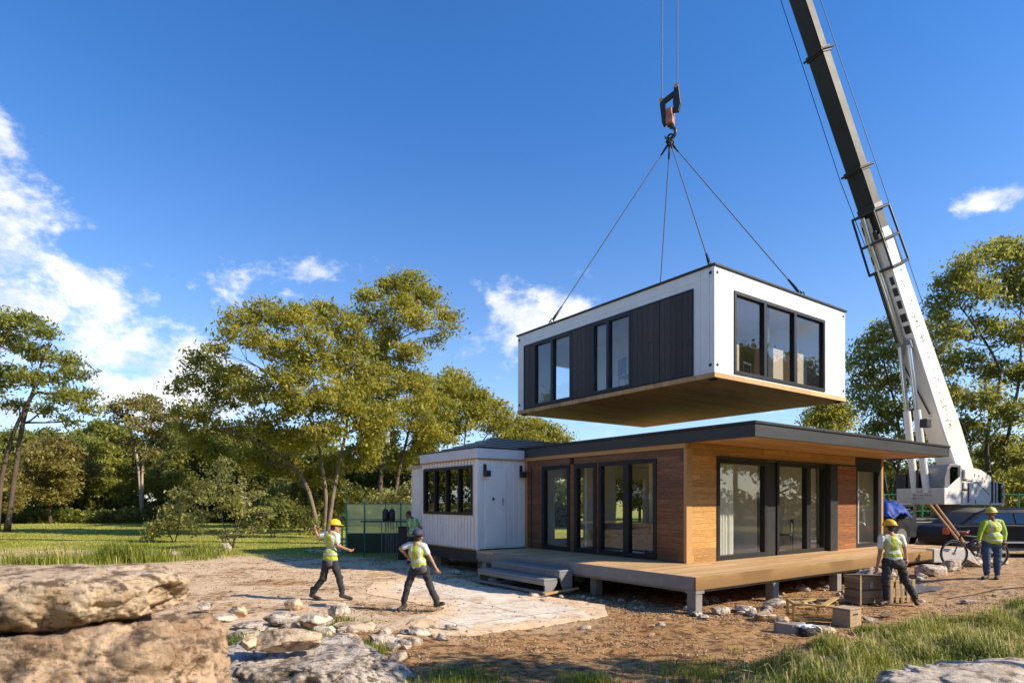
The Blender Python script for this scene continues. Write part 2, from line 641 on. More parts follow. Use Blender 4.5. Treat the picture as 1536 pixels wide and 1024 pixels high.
# the near bank of grass
gb = k.math('SUBTRACT', k.math('ADD', 6.4, k.math('MULTIPLY', x, 0.60)), y)
near = k.math('MULTIPLY', k.sstep(k.math('ADD', gb, k.math('MULTIPLY', w, 0.35)), 0.1, 1.1), k.sstep(k.math('ADD', x, w), 1.8, 4.2))
near2 = k.math('MULTIPLY', k.sstep(k.math('ADD', x, w), -2.2, -3.4), k.sstep(k.math('ADD', y, w), 8.0, 7.0))
behind = k.sstep(k.math('ADD', y, w), 3.0, 1.5)
gmask = k.math('MAXIMUM', k.math('MAXIMUM', k.math('MAXIMUM', far_l, far_b), k.math('MAXIMUM', near, near2)), k.math('MAXIMUM', far_r, behind))
base = k.mix(gmask, base, gcol)
h = k.math('ADD', k.math('ADD', k.math('MULTIPLY', n2, 1.0), k.math('MULTIPLY', n3, 0.4)), k.math('MULTIPLY', st, 0.4))
h = k.math('ADD', h, k.math('MULTIPLY', k.noise(co, 70.0, 3, 0.6), 0.15))
k.bsdf(out, base, 0.92, 0, k.bump(h, 1.0, 0.10), 0.2)
g_ = link('ground', gm, m, None, True)
tag(g_, 'brown building site soil with pale sand streaks and grass beyond', kind='structure')

# paved yard : large pale slabs, partly under soil
L0 = Vector((4.12, 14.56, 0.0))
VH, UH = Vector((0.811, 0.585, 0)), Vector((-0.585, 0.811, 0))
HROT = math.atan2(0.585, 0.811)


def hl(lx, ly, z=0.0):
    """house frame to world"""
    p = L0 + VH * lx + UH * ly
    return Vector((p.x, p.y, z))


m, nt, out = new_mat('paving')
k = NT(nt)
co = k.coords()
s_ = k.sep(co)
fx, fy = [k.math('FRACT', k.math('DIVIDE', s_[i], 1.55)) for i in (0, 1)]
jx, jy = [k.math('MINIMUM', f, k.math('SUBTRACT', 1.0, f)) for f in (fx, fy)]
j = k.math('ADD', k.math('MINIMUM', jx, jy), k.math('MULTIPLY', k.math('SUBTRACT', k.noise(co, 6, 5, 0.7), 0.5), 0.012))
jm = k.sstep(j, 0.004, 0.012)
cb = k.n('CombineXYZ', X=k.math('FLOOR', k.math('DIVIDE', s_[0], 1.55)), Y=k.math('FLOOR', k.math('DIVIDE', s_[1], 1.55)))
wn = k.n('TexWhiteNoise', _noise_dimensions='3D')
k.put(wn.inputs[0], cb)
n1 = k.noise(co, 2.2, 9, 0.7, 0.4)
n2 = k.noise(co, 14, 6, 0.7)
c = k.mix(k.ramp(n1, [(0.35, 0.0), (0.65, 1.0)]), (0.66, 0.54, 0.41), (0.78, 0.69, 0.57))
c = k.mix(k.math('MULTIPLY', wn.outputs[0], 0.35), c, (0.58, 0.46, 0.34))
c = k.mix(k.ramp(n2, [(0.60, 0.0), (0.70, 0.6)]), c, (0.30, 0.20, 0.12))
c = k.mix(jm, (0.26, 0.18, 0.11), c)
dm = k.ramp(k.noise(k.scale(co, (1, 1, 1)), 0.9, 9, 0.75, 0.8), [(0.52, 0.0), (0.60, 1.0)])
dirt = k.mix(k.ramp(k.noise(co, 9.0, 6, 0.72), [(0.4, 0.0), (0.6, 1.0)]), (0.34, 0.20, 0.10), (0.52, 0.36, 0.21))
ed = k.n('Attribute', _attribute_name='edge').outputs['Fac']
em = k.sstep(k.math('ADD', ed, k.math('MULTIPLY', k.math('SUBTRACT', k.noise(co, 2.4, 8, 0.7, 0.5), 0.5), 2.6)), 0.62, 0.40)
sandc = k.mix(k.ramp(k.noise(co, 3.0, 8, 0.7), [(0.35, 0.0), (0.65, 1.0)]), (0.58, 0.38, 0.21), (0.78, 0.59, 0.40))
dm = k.math('MAXIMUM', k.math('MULTIPLY', dm, 0.75), em)
dirt = k.mix(em, dirt, sandc)
c = k.mix(dm, c, dirt)
h = k.math('ADD', k.math('MULTIPLY', jm, 0.7), k.math('ADD', k.math('MULTIPLY', n2, 0.25), k.math('MULTIPLY', dm, 0.4)))
k.bsdf(out, c, 0.85, 0, k.bump(h, 0.6, 0.02), 0.25)

yard = thing('paved_yard', None, None, (L0.x, L0.y, 0), HROT)
yard['kind'] = 'structure'


def slab_sheet(name, poly, lift=0.0):
    """an outline in the house frame, subdivided and draped a little over the ground"""
    bm = bmesh.new()
    vs = [bm.verts.new((p[0], p[1], 0)) for p in poly]
    bm.faces.new(vs)
    for axis_, lo, hi in ((0, min(p[0] for p in poly), max(p[0] for p in poly)), (1, min(p[1] for p in poly), max(p[1] for p in poly))):
        t = lo + 0.31
        while t < hi:
            no = (1, 0, 0) if axis_ == 0 else (0, 1, 0)
            bmesh.ops.bisect_plane(bm, geom=bm.verts[:] + bm.edges[:] + bm.faces[:], plane_co=(t, t, 0), plane_no=no)
            t += 0.31
    ring_ = set(v for e in bm.edges if e.is_boundary for v in e.verts)
    for v in bm.verts:
        w_ = hl(v.co.x, v.co.y)
        if v in ring_:
            q = Vector((w_.x * 2.2, w_.y * 2.2, 5))
            v.co.x += noise.noise(q) * 0.07
            v.co.y += noise.noise(q + Vector((7, 3, 1))) * 0.07
            w_ = hl(v.co.x, v.co.y)
        v.co.z = gz(w_.x, w_.y) + 0.014 + lift
    lay = bm.verts.layers.float.new('edge')
    segs = [(Vector(poly[i]), Vector(poly[(i + 1) % len(poly)])) for i in range(len(poly))]
    for v in bm.verts:
        p_ = Vector((v.co.x, v.co.y))
        dmin = 9
        for a_, b_ in segs:
            ab = b_ - a_
            t_ = max(0, min(1, (p_ - a_).dot(ab) / ab.dot(ab)))
            dmin = min(dmin, (p_ - (a_ + ab * t_)).length)
        v[lay] = min(1.5, dmin)
    ext = bmesh.ops.extrude_edge_only(bm, edges=[e for e in bm.edges if e.is_boundary])
    for v in ext['geom']:
        if isinstance(v, bmesh.types.BMVert): v.co.z -= 0.10
    bmesh.ops.recalc_face_normals(bm, faces=bm.faces)
    me = bpy.data.meshes.new(name)
    bm.to_mesh(me)
    bm.free()
    o = link(name, me, m, yard)
    return o


def to_h(px, py):
    """point on level ground seen at a place in the survey photo, in the house frame"""
    Y = HC * F / (py - HY)
    p = Vector(((px - CX) / F * Y, Y, 0)) - L0
    return (p.dot(VH), p.dot(UH))


slab_sheet('slab', [to_h(*p) for p in ((592, 953), (700, 951), (868, 930), (912, 922), (905, 907), (820, 893), (742, 880), (690, 866), (640, 866), (560, 874), (548, 890), (610, 900), (668, 912), (640, 925))])

# ------------------------------------------------------------------ materials of the buildings
M = dict(
    white=pm('white_panel', (0.80, 0.80, 0.79), (0.74, 0.74, 0.73), 2.0, 0.38, 0.04),
    charcoal=pm('charcoal_metal', (0.024, 0.025, 0.027), (0.034, 0.035, 0.037), 3.0, 0.5, 0.06, spec=0.3),
    fascia=pm('fascia_metal', (0.042, 0.044, 0.048), (0.055, 0.057, 0.061), 2.0, 0.45, 0.06, spec=0.3, stretch=(0.3, 0.3, 2)),
    frame=pm('window_frame', (0.013, 0.014, 0.016), (0.020, 0.021, 0.023), 4.0, 0.45, 0.03, spec=0.3),
    frame2=pm('window_frame_blue', (0.028, 0.034, 0.042), (0.036, 0.043, 0.052), 4.0, 0.42, 0.03, spec=0.3),
    wall=pm('plaster_inside', (0.84, 0.82, 0.77), (0.80, 0.78, 0.73), 1.0, 0.8, 0.05),
    deckpaint=pm('grey_deck_paint', (0.185, 0.182, 0.18), (0.23, 0.226, 0.222), 5.0, 0.55, 0.2, dirt=0.25),
    post=pm('post_concrete', (0.25, 0.23, 0.21), (0.18, 0.165, 0.15), 4.0, 0.8, 0.4, dirt=0.4),
    steel=pm('galvanised', (0.42, 0.43, 0.45), (0.33, 0.34, 0.36), 8.0, 0.4, 0.1, 0.7),
    black=pm('black_plastic', (0.015, 0.015, 0.017), (0.022, 0.022, 0.024), 5.0, 0.5, 0.1),
    glass=glass_mat('window_glass', (0.95, 0.97, 0.96), 1.5, 0.65, 0.035),
    glass_m=glass_mat('module_glass', (0.94, 0.96, 0.97), 1.5, 0.6, 0.05),
    glass_d=glass_mat('cabin_glass', (0.30, 0.34, 0.33), 1.55, 1.0, 0.20),
    cabin=pm('cabin_paint', (0.80, 0.79, 0.77), (0.72, 0.71, 0.69), 2.5, 0.5, 0.08, dirt=0.14, stretch=(1, 1, 0.4)),
    rubber=pm('rubber', (0.018, 0.018, 0.018), (0.03, 0.028, 0.026), 9.0, 0.8, 0.3, dirt=0.3),
)
M['w_light_x'] = wood('timber_light_across', (0.44, 0.225, 0.062), (0.60, 0.34, 0.115), (0.24, 0.105, 0.028), (1.0, 8, 11), 2, 0.15)
M['w_red_x'] = wood('timber_red_across', (0.22, 0.080, 0.027), (0.38, 0.155, 0.055), (0.10, 0.035, 0.014), (1.0, 8, 11), 2, 0.15)
M['w_dark_y'] = wood('timber_dark_along', (0.13, 0.058, 0.027), (0.24, 0.115, 0.053), (0.055, 0.024, 0.012), (8, 1.0, 11), 2, 0.15, length_axis=1)
M['w_trim'] = wood('timber_trim', (0.44, 0.25, 0.095), (0.54, 0.33, 0.14), (0.32, 0.17, 0.06), (6, 6, 1.2), 2, 40.0, 0.55, 0.0)
M['w_beam_y'] = wood('timber_beam', (0.46, 0.26, 0.10), (0.56, 0.34, 0.15), (0.34, 0.18, 0.07), (7, 0.8, 9), 0, 30.0, 0.55, 0.0, length_axis=2, length=30.0)
M['w_soffit'] = wood('timber_soffit', (0.48, 0.27, 0.11), (0.60, 0.36, 0.16), (0.34, 0.18, 0.07), (0.8, 7, 9), 1, 0.24, 0.5, 0.45, length=3.2)
M['w_deck'] = wood('deck_boards', (0.52, 0.32, 0.145), (0.66, 0.44, 0.22), (0.38, 0.21, 0.085), (0.8, 8, 9), 1, 0.14, 0.6, 0.45, length=3.6)
M['w_fascia_x'] = wood('deck_fascia_timber', (0.50, 0.28, 0.10), (0.72, 0.47, 0.20), (0.27, 0.13, 0.04), (0.7, 7, 8), 2, 30.0, 0.55, 0.6, length=3.6)
M['w_floor'] = wood('floor_inside', (0.44, 0.31, 0.19), (0.54, 0.40, 0.26), (0.34, 0.22, 0.12), (1, 8, 8), 1, 0.18, 0.35)
M['clad'] = wood('dark_cladding', (0.055, 0.050, 0.048), (0.085, 0.072, 0.062), (0.036, 0.034, 0.034), (7, 9, 0.7), 1, 0.21, 0.6, 0.75, length_axis=2, length=30.0, spec=0.3)


def fb(mb, face, a0, a1, d0, d1, z0, z1, mi=0):
    """box on a facade: A along it, D inward from its plane, Z up. face: ('x'|'y', plane)"""
    ax, c = face
    if ax == 'x':
        return mb.box(c + d0, c + d1, a0, a1, z0, z1, mi)
    return mb.box(a0, a1, c + d0, c + d1, z0, z1, mi)


def window(parent, face, a0, a1, z0, z1, splits=(), fw=0.10, fd=0.13, glass=None, fm=None, out_=0.025, label=None, mull=None, pane_edges=None):
    """frame with panes: the frame is a part, each pane its sub-part"""
    mb = MB()
    e = [a0] + list(splits) + [a1]
    mull = mull or fw
    fb(mb, face, a0, a1, -out_, fd, z0, z0 + fw)
    fb(mb, face, a0, a1, -out_, fd, z1 - fw, z1)
    fb(mb, face, a0, a0 + fw, -out_, fd, z0 + fw, z1 - fw)
    fb(mb, face, a1 - fw, a1, -out_, fd, z0 + fw, z1 - fw)
    for s_ in splits:
        fb(mb, face, s_ - mull / 2, s_ + mull / 2, -out_, fd, z0 + fw, z1 - fw)
    # thin inner sash lip
    o = mb.build('window', fm or M['frame'], parent, bevel=0.006)
    if label: o['label'] = label
    for i in range(len(e) - 1):
        l = e[i] + (fw if i == 0 else mull / 2)
        r = e[i + 1] - (fw if i == len(e) - 2 else mull / 2)
        p = MB()
        fb(p, face, l - 0.01, r + 0.01, 0.05, 0.058, z0 + fw - 0.01, z1 - fw + 0.01)
        p.build('pane', glass or M['glass'], o)
    return o


# ------------------------------------------------------------------ lower house
house = thing('modular_house', 'finished single storey timber and glass house standing under the hanging box', 'house', (L0.x, L0.y, 0), HROT)
LF, RF = ('x', 0.0), ('y', 0.0)
ZB, ZW0, ZW1, ZT = 0.66, 0.75, 3.26, 3.585
LEN, DEP = 10.1, 6.45
# left facade (dark boards)
mb = MB()
for a0, a1, z0, z1 in ((0.075, 0.91, ZB, ZT - 0.13), (0.91, 3.05, ZW1, ZT - 0.13), (2.965, 3.05, ZB, ZW1), (3.05, 3.97, ZW1, ZT - 0.13), (3.97, 4.16, ZB, ZW1),
                       (4.16, 5.46, ZW1, ZT - 0.13), (5.46, 6.2, ZB, ZT - 0.13), (0.91, 2.965, ZB, ZW0), (3.05, 3.97, ZB, ZW0), (4.16, 5.46, ZB, ZW0)):
    if a0 == 0.91 and z0 == ZW1: a1 = 3.05
    fb(mb, LF, a0, a1, 0, 0.16, z0, z1)
mb.build('left_wall', M['w_dark_y'], house)
mb = MB()
fb(mb, LF, 0.0, 6.31, -0.045, 0.16, ZT - 0.128, ZT - 0.003)
mb.build('header_beam', M['w_beam_y'], house, bevel=0.006)
MB().box(-0.012, 0.2, -0.012, 0.073, ZB, ZT - 0.13).build('corner_post', M['w_trim'], house, bevel=0.004)
fb(MB(), LF, 6.202, 6.308, -0.02, 0.16, ZB, ZT - 0.13).build('corner_post', M['w_trim'], house, bevel=0.004)
MB().box(LEN - 0.13, LEN, -0.012, 0.2, ZB, ZT - 0.003).build('corner_post', M['w_trim'], house, bevel=0.004)
window(house, LF, 0.91, 2.965, ZW0, ZW1, (1.94,), 0.105, mull=0.2)
window(house, LF, 3.05, 3.97, ZW0, ZW1, (), 0.13)
window(house, LF, 4.16, 5.46, ZW0, ZW1, (), 0.12)
# black recess trim on the dark wall
mb = MB()
fb(mb, LF, 5.98, 6.02, -0.006, 0.02, ZB + .1, ZW1)
mb.build('black_trim', M['frame'], house)
# right facade
mb = MB()
for a0, a1, z0, z1 in ((0.075, 1.15, ZB, ZT - 0.003), (1.15, 8.2, ZW1 + 0.05, ZT - 0.003), (1.15, 3.32, ZB, ZW0 - 0.03), (3.8, 6.38, ZB, ZW0 - 0.03)):
    fb(mb, RF, a0 + (0.125 if a0 == 0.075 else 0), a1, 0, 0.16, z0, z1)
fb(mb, RF, 0.0735, 0.2, 0.0, 0.0118, ZB, ZT - 0.003)
mb.build('light_wall', M['w_light_x'], house)
mb = MB()
fb(mb, RF, 6.8, 8.2, -0.03, 0.16, ZB, ZW1 + 0.047)
mb.build('red_wall', M['w_red_x'], house)
mb = MB()
fb(mb, RF, 3.32, 3.8, 0.02, 0.16, ZB, ZW1)
fb(mb, RF, 6.38, 6.8, -0.16, 0.16, ZB, ZW1 + 0.02)
fb(mb, RF, 8.2, 9.83, 0.0, 0.16, ZW1, ZT - 0.003)
fb(mb, RF, 8.2, 9.83, 0.0, 0.16, ZB, ZW0 - 0.03)
fb(mb, RF, 9.83, LEN - 0.132, 0.0, 0.16, ZB, ZT - 0.003)
fb(mb, RF, 1.15, 8.2, -0.04, 0.0, ZW1 + 0.003, ZW1 + 0.048)
mb.build('black_panel', M['charcoal'], house, bevel=0.005)
window(house, RF, 1.15, 3.32, ZW0 - 0.03, ZW1, (), 0.12)
window(house, RF, 3.8, 6.38, ZW0 - 0.03, ZW1, (5.42,), 0.11, mull=0.22)
window(house, RF, 8.2, 9.83, ZW0 - 0.03, ZW1, (), 0.12)
# far walls, floor, ceiling, partitions
mb = MB()
mb.box(LEN - 0.16, LEN - 0.005, 0.2, DEP, ZB, ZT - 0.003)
mb.box(0.16, LEN - 0.16, DEP - 0.16, DEP, ZB, ZW0 + .2)
mb.box(0.16, LEN - 0.16, DEP - 0.16, DEP, 3.0, ZT - 0.003)
for a0, a1 in ((0.16, 1.2), (2.6, 3.1), (5.6, 6.6), (9.0, LEN - 0.16)):
    mb.box(a0, a1, DEP - 0.16, DEP, ZW0 + .2, 3.0)
mb.build('back_wall', M['wall'], house)
mb = MB()
mb.box(0.165, LEN - 0.165, 0.165, DEP - 0.165, 0.5, 0.738)
mb.build('floor_slab', M['w_floor'], house)
mb = MB()
mb.box(0.165, LEN - 0.165, 0.165, DEP - 0.165, 3.42, 3.5)
mb.build('ceiling', M['wall'], house)
mb = MB()
mb.box(1.0, 2.1, 0.42, 0.52, 0.74, 3.42)
mb.box(3.35, 3.45, 0.3, 3.4, 0.74, 3.42)
mb.box(6.4, 6.5, 0.3, 4.4, 0.74, 3.42)
mb.box(8.3, 9.0, 0.5, 0.6, 0.74, 3.42)
mb.box(0.7, 1.9, 4.2, 4.3, 0.74, 3.42)
mb.box(1.9, 3.3, 2.75, 2.85, 0.74, 3.42)
mb.build('partition', M['wall'], house)
# roof
mb = MB()
RX0, RX1, RY0, RY1 = -0.075, 10.28, -1.84, DEP + 0.1
fm_ = M['fascia']
mb.box(RX0, RX1, RY0, RY0 + 0.08, 3.565, 3.84)
mb.box(RX0, RX1, RY1 - 0.08, RY1, 3.565, 3.84)
mb.box(RX0, RX0 + 0.08, RY0 + 0.08, RY1 - 0.08, 3.565, 3.84)
mb.box(RX1 - 0.08, RX1, RY0 + 0.08, RY1 - 0.08, 3.565, 3.84)
mb.box(RX0 + 0.08, RX1 - 0.08, RY0 + 0.08, RY1 - 0.08, 3.66, 3.85)
roof = mb.build('roof', fm_, house, bevel=0.008)
mb = MB()
mb.box(RX0 - 0.03, RX1 + 0.03, RY0 - 0.03, RY1 + 0.03, 3.842, 3.905)
mb.build('roof_edge', M['charcoal'], roof, bevel=0.01)
mb = MB()
mb.box(RX0 + 0.082, RX1 - 0.082, RY0 + 0.082, -0.0, 3.588, 3.655)
mb.build('soffit', M['w_soffit'], roof)
mb = MB()   # chassis and piers under the house
for lx in (0.3, 3.4, 6.6, 9.6):
    mb.box(lx, lx + 0.2, 0.2, DEP - 0.2, 0.36, 0.49)
    for ly in (0.5, 3.0, 5.8):
        mb.box(lx - 0.06, lx + 0.26, ly, ly + 0.3, -0.3, 0.355)
mb.build('pier', M['post'], house)

# furniture seen through the glass
FUR = pm('fabric_dark', (0.06, 0.062, 0.07), (0.09, 0.09, 0.10), 12, 0.9, 0.4)
TAN = pm('fabric_tan', (0.42, 0.34, 0.24), (0.36, 0.29, 0.2), 12, 0.9, 0.4)


def sofa(label, p, rz, mat_):
    t = thing('sofa', label, 'sofa', p, rz)
    MB().box(-1, 1, -0.42, 0.42, 0.12, 0.42).build('seat', mat_, t, bevel=0.05, segs=3)
    MB().box(-1, 1, 0.43, 0.62, 0.12, 0.85).build('backrest', mat_, t, bevel=0.05, segs=3)
    for s_ in (-1, 1):
        MB().box(s_ * 1.01, s_ * 1.2, -0.42, 0.6, 0.12, 0.62).build('arm', mat_, t, bevel=0.04, segs=3)
        for q in (-0.35, 0.5):
            MB().cyl((s_ * 0.9, q, 0), (s_ * 0.9, q, 0.12), 0.025).build('leg', M['black'], t)
    return t


def table(label, p, rz, w=1.5, d=0.8, h=0.74, name='table'):
    t = thing(name, label, 'table', p, rz)
    MB().box(-w / 2, w / 2, -d / 2, d / 2, h - 0.04, h).build('table_top', M['w_trim'], t, bevel=0.01)
    for sx in (-1, 1):
        for sy in (-1, 1):
            MB().cyl((sx * (w / 2 - .07), sy * (d / 2 - .07), 0), (sx * (w / 2 - .07), sy * (d / 2 - .07), h - .041), 0.025).build('leg', M['black'], t)
    return t


sofa('dark sofa behind the window pair of the brown board wall', hl(1.0, 2.6, 0.74), HROT + R(90), FUR)
table('timber table inside behind the narrow window of the brown wall', hl(1.5, 4.75, 0.74), HROT)
sofa('tan sofa inside behind the wide single window of the yellow timber wall', hl(2.3, 1.9, 0.74), HROT, TAN)
table('timber bench table inside behind the double window of the sunlit wall', hl(4.9, 1.6, 0.74), HROT, 1.8, 0.7, 0.9)
# seat chairs inside by the double window
def chair(label, p, rz, mat_):
    t = thing('dining_chair', label, 'chair', p, rz, None)
    MB().box(-.22, .22, -.22, .22, .42, .47).build('seat', mat_, t, bevel=.015)
    MB().box(-.22, .22, .2, .24, .5, .92).build('backrest', mat_, t, bevel=.012)
    for a_ in (-.19, .19):
        for b_ in (-.19, .21):
            MB().cyl((a_, b_, 0), (a_, b_, .5 if b_ > 0 else .419), .016).build('leg', M['black'], t)
    return t


chair('pale dining chair inside the left half of the double window', hl(4.45, .8, .74), HROT + R(160), TAN)
chair('dark dining chair inside the narrow right half of the double window', hl(5.7, .9, .74), HROT + R(200), FUR)

# ------------------------------------------------------------------ deck and steps
deck = thing('timber_deck', 'raised timber deck on grey posts wrapping two sides of the house', 'deck', (L0.x, L0.y, 0), HROT)
DX0, DY0, DX1, DY1 = -2.03, -1.83, 11.6, 6.1
mb = MB()
mb.box(DX0 + 0.045, DX1, DY0 + 0.045, -0.02, 0.675, 0.722)
mb.box(DX0 + 0.045, -0.02, -0.02, DY1, 0.675, 0.722)
mb.build('deck_boards', M['w_deck'], deck)
mb = MB()
mb.box(DX0, DX1, DY0, DY0 + 0.043, 0.47, 0.728)
mb.build('timber_fascia', M['w_fascia_x'], deck, bevel=0.004)
mb = MB()
mb.box(DX0 - 0.003, DX0 + 0.04, DY0 + 0.045, 5.15, 0.465, 0.726)
mb.box(DX0 + 0.05, DX0 + 0.09, 5.152, DY1, 0.48, 0.69)
mb.build('grey_fascia', M['deckpaint'], deck, bevel=0.004)
mb = MB()
mb.box(DX0 + 0.1, DX1 - 0.2, DY0 + 0.1, DY0 + 0.2, 0.40, 0.66)
mb.box(DX0 + 0.1, DX0 + 0.2, DY0 + 0.21, DY1, 0.40, 0.66)
mb.box(DX0 + 0.3, DX1 - 0.2, -0.35, -0.25, 0.40, 0.66)
mb.box(-0.4, -0.3, 0.0, DY1, 0.40, 0.66)
mb.build('bearer', M['deckpaint'], deck, bevel=0.004)
for i in range(14):
    pass
posts = [(DX0 + .02, DY0 + .02), (0.72, DY0 + .05), (3.5, DY0 + .05), (6.4, DY0 + .05), (9.2, DY0 + .05), (DX0 + .05, 5.6), (DX0 + .35, 1.3), (-.5, 3.2), (3.0, -.45), (6.2, -.45)]
for i, (a_, b_) in enumerate(posts):
    w_ = hl(a_, b_)
    MB().box(a_, a_ + .205, b_, b_ + .205, gz(w_.x, w_.y) - 0.12, 0.465 if i in (1, 2, 3, 4) and False else 0.398).build('post', M['post'], deck, bevel=0.008)
# top flashing on the corner post
mb = MB()
mb.box(DX0 + 0.0, DX0 + 0.26, DY0 + 0.0, DY0 + 0.26, 0.399, 0.462)
mb.build('post_cap', M['deckpaint'], deck)

st_ = thing('deck_steps', 'grey two tread steps leading up to the deck beside the paved yard', 'steps', (L0.x, L0.y, 0), HROT)
GS = M['deckpaint']
S0, S1 = 1.72, 4.6
g0 = 0.0
mb = MB()
mb.box(-2.46, -2.05, S0, S1, 0.51, 0.56)
mb.build('tread', GS, st_, bevel=0.012)
mb = MB()
mb.box(-2.88, -2.44, S0 + .06, S1 + .04, 0.33, 0.38)
mb.build('tread', GS, st_, bevel=0.012)
mb = MB()
mb.box(-2.46, -2.42, S0, S1, 0.385, 0.508)
mb.build('riser', GS, st_, bevel=0.006)
mb = MB()
mb.box(-2.88, -2.84, S0 + .06, S1 + .04, 0.235, 0.328)
mb.box(-2.90, -2.83, S0 + .06, S1 + .04, 0.03, 0.09)
mb.build('riser', GS, st_, bevel=0.006)
for a_ in (S0, S1 - 0.06):
    mb = MB()
    mb.prism([(-2.06, 0.508), (-2.418, 0.508), (-2.418, 0.33), (-2.3, 0.0), (-2.06, 0.0)], 1, a_, a_ + 0.05)
    mb.prism([(-2.45, 0.327), (-2.838, 0.327), (-2.838, -0.02), (-2.6, -0.02)], 1, a_ + 0.07, a_ + 0.12)
    mb.build('side_panel', GS, st_, bevel=0.004)
mb = MB()
mb.beam(hl(-3.0, S0 - .08, .05) - L0 * 1, hl(-2.1, S0 - .16, .10) - L0, .06, .05)
o_ = None
tr = MB().beam((-2.98, S0 - .07, .06), (-2.0, S0 - .14, .13), .07, .05).build('side_rail', M['w_trim'], st_, bevel=.006)

# ------------------------------------------------------------------ white cabin at the left end
cab = thing('site_cabin', 'white ribbed cabin with a long black window joined to the timber house', 'cabin', (L0.x, L0.y, 0), HROT)
CX0, CX1, CY0, CY1 = -1.8, 1.2, 6.47, 9.98
CYF = 6.315


def ribbed(mb, face, a0, a1, z0, z1, depth=0.05, pitch=0.19):
    """wall sheet with raised trapezoid ribs"""
    n = max(1, int(round((a1 - a0) / pitch)))
    p = (a1 - a0) / n
    prof = []
    for i in range(n):
        s0 = a0 + i * p
        prof += [(s0, 0), (s0 + p * .72, 0), (s0 + p * .76, depth), (s0 + p * .96, depth)]
    prof.append((a1, 0))
    ax, c = face
    vs = []
    for a_, d_ in prof:
        for z in (z0, z1):
            vs.append((c + d_, a_, z) if ax == 'x' else (a_, c + d_, z))
    fs = [(2 * i, 2 * i + 2, 2 * i + 3, 2 * i + 1) for i in range(len(prof) - 1)]
    mb.add(vs, fs)


mb = MB()
mb.box(CX0 + 0.06, CX1, CYF + 0.04, CY1 - .03, 0.74, 1.72)
mb.box(CX0 + 0.06, CX1, CYF + 0.04, CY1 - .03, 3.34, 3.5)
mb.box(CX0 + 0.06, CX1, CYF + 0.04, 6.6, 1.72, 3.34)
mb.box(CX0 + 0.06, CX1, 9.79, CY1 - .03, 1.72, 3.34)
mb.box(CX1 - 0.1, CX1, 6.6, 9.79, 1.72, 3.34)
WX = ('x', CX0)
for a0, a1, z0, z1 in ((CYF + .05, CY1, 0.74, 1.76), (CYF + .05, 6.6, 1.76, 3.3), (9.78, CY1, 1.76, 3.3), (CYF + .05, CY1, 3.3, 3.46)):
    ribbed(mb, WX, a0, a1, z0, z1)
ribbed(mb, ('y', CYF), CX0 + .05, -0.03, 0.74, 3.46, 0.02, 0.22)
mb.box(CX0 - .028, CX0 + .05, CYF - .028, CYF + .05, 0.72, 3.46)
cw = mb.build('wall', M['cabin'], cab)
window(cab, WX, 6.6, 9.78, 1.76, 3.3, (7.42, 8.2, 8.98), 0.09, glass=M['glass_d'], out_=0.035, fd=0.1, mull=0.08)
MB().box(CX0 - .05, -0.02, CYF - .05, CY1 + .04, 3.462, 3.50).build('timber_strip', M['w_trim'], cab, bevel=.004)
mb = MB()
mb.box(CX0 - .06, -0.08, CYF - .06, CY1, 3.503, 3.80)
mb.box(CX0, CX1, DEP + .15, CY1, 3.503, 3.79)
cr_ = mb.build('parapet', pm('parapet_blue_white', (0.62, 0.66, 0.72), (0.55, 0.59, 0.66), 2.5, 0.5, .05), cab, bevel=.006)
MB().box(CX0 - .08, CX1 + .03, CYF - .08, CY1 + .03, 3.803, 3.835).build('parapet_edge', M['charcoal'], cab, bevel=.004)
mb = MB()
mb.box(-1.5, -.78, CYF - .035, CYF - .012, 0.80, 3.2)
dr = mb.build('door', pm('cabin_door', (0.80, 0.79, 0.78), (0.74, 0.73, 0.72), 2.0, .45, .05), cab, bevel=.006)
MB().box(-.93, -.90, CYF - .075, CYF - .05, 2.05, 2.30).box(-.935, -.895, CYF - .06, CYF - .036, 2.22, 2.26).build('handle', M['steel'], dr, bevel=.004)
MB().box(-1.30, -1.22, CYF - .05, CYF - .037, 2.22, 2.30).build('lock', M['black'], dr, bevel=.006)
for lx in (-1.56, -.2):
    lm = MB().box(lx - .05, lx + .05, CYF - .05, CYF - .014, 2.98, 3.32).build('wall_lamp', M['black'], cab, bevel=.006)
    MB().box(lx - .09 + .03, lx + .11, CYF - .20, CYF - .052, 2.94, 3.12).build('lamp_head', M['black'], lm, bevel=.01)
MB().box(CX0 + .02, CX1, CYF + .02, CY1, .34, .735).build('chassis', M['charcoal'], cab, bevel=.006)
MB().box(CX0 - .02, CX0 + .012, CYF + .0, CY1, .70, .738).build('floor_trim', M['w_trim'], cab)
for a_, b_ in ((-1.4, 6.6), (-1.4, 9.3), (.6, 6.7), (.6, 9.3)):
    MB().box(a_, a_ + .35, b_, b_ + .35, -.3, .338).build('pier', M['post'], cab)
# small lean-on store at the far end
mb = MB()
mb.box(-1.62, 1.0, CY1 + .012, 11.05, .74, 3.36)
ribbed(mb, ('x', -1.64), CY1 + .02, 11.05, .74, 3.36, .015, .3)
mb.build('end_store', M['cabin'], cab)
MB().box(-1.72, 1.05, CY1 + .045, 11.15, 3.362, 3.47).build('store_roof', pm('store_roof_tan', (.46, .40, .32), None, 3, .6), cab, bevel=.006)
MB().box(-1.62, .9, CY1 + .03, 11.0, .36, .735).build('store_base', M['charcoal'], cab)
MB().box(-1.672, -1.658, 10.15, 10.9, .9, 3.1).build('store_door', M['cabin'], cab, bevel=.004)
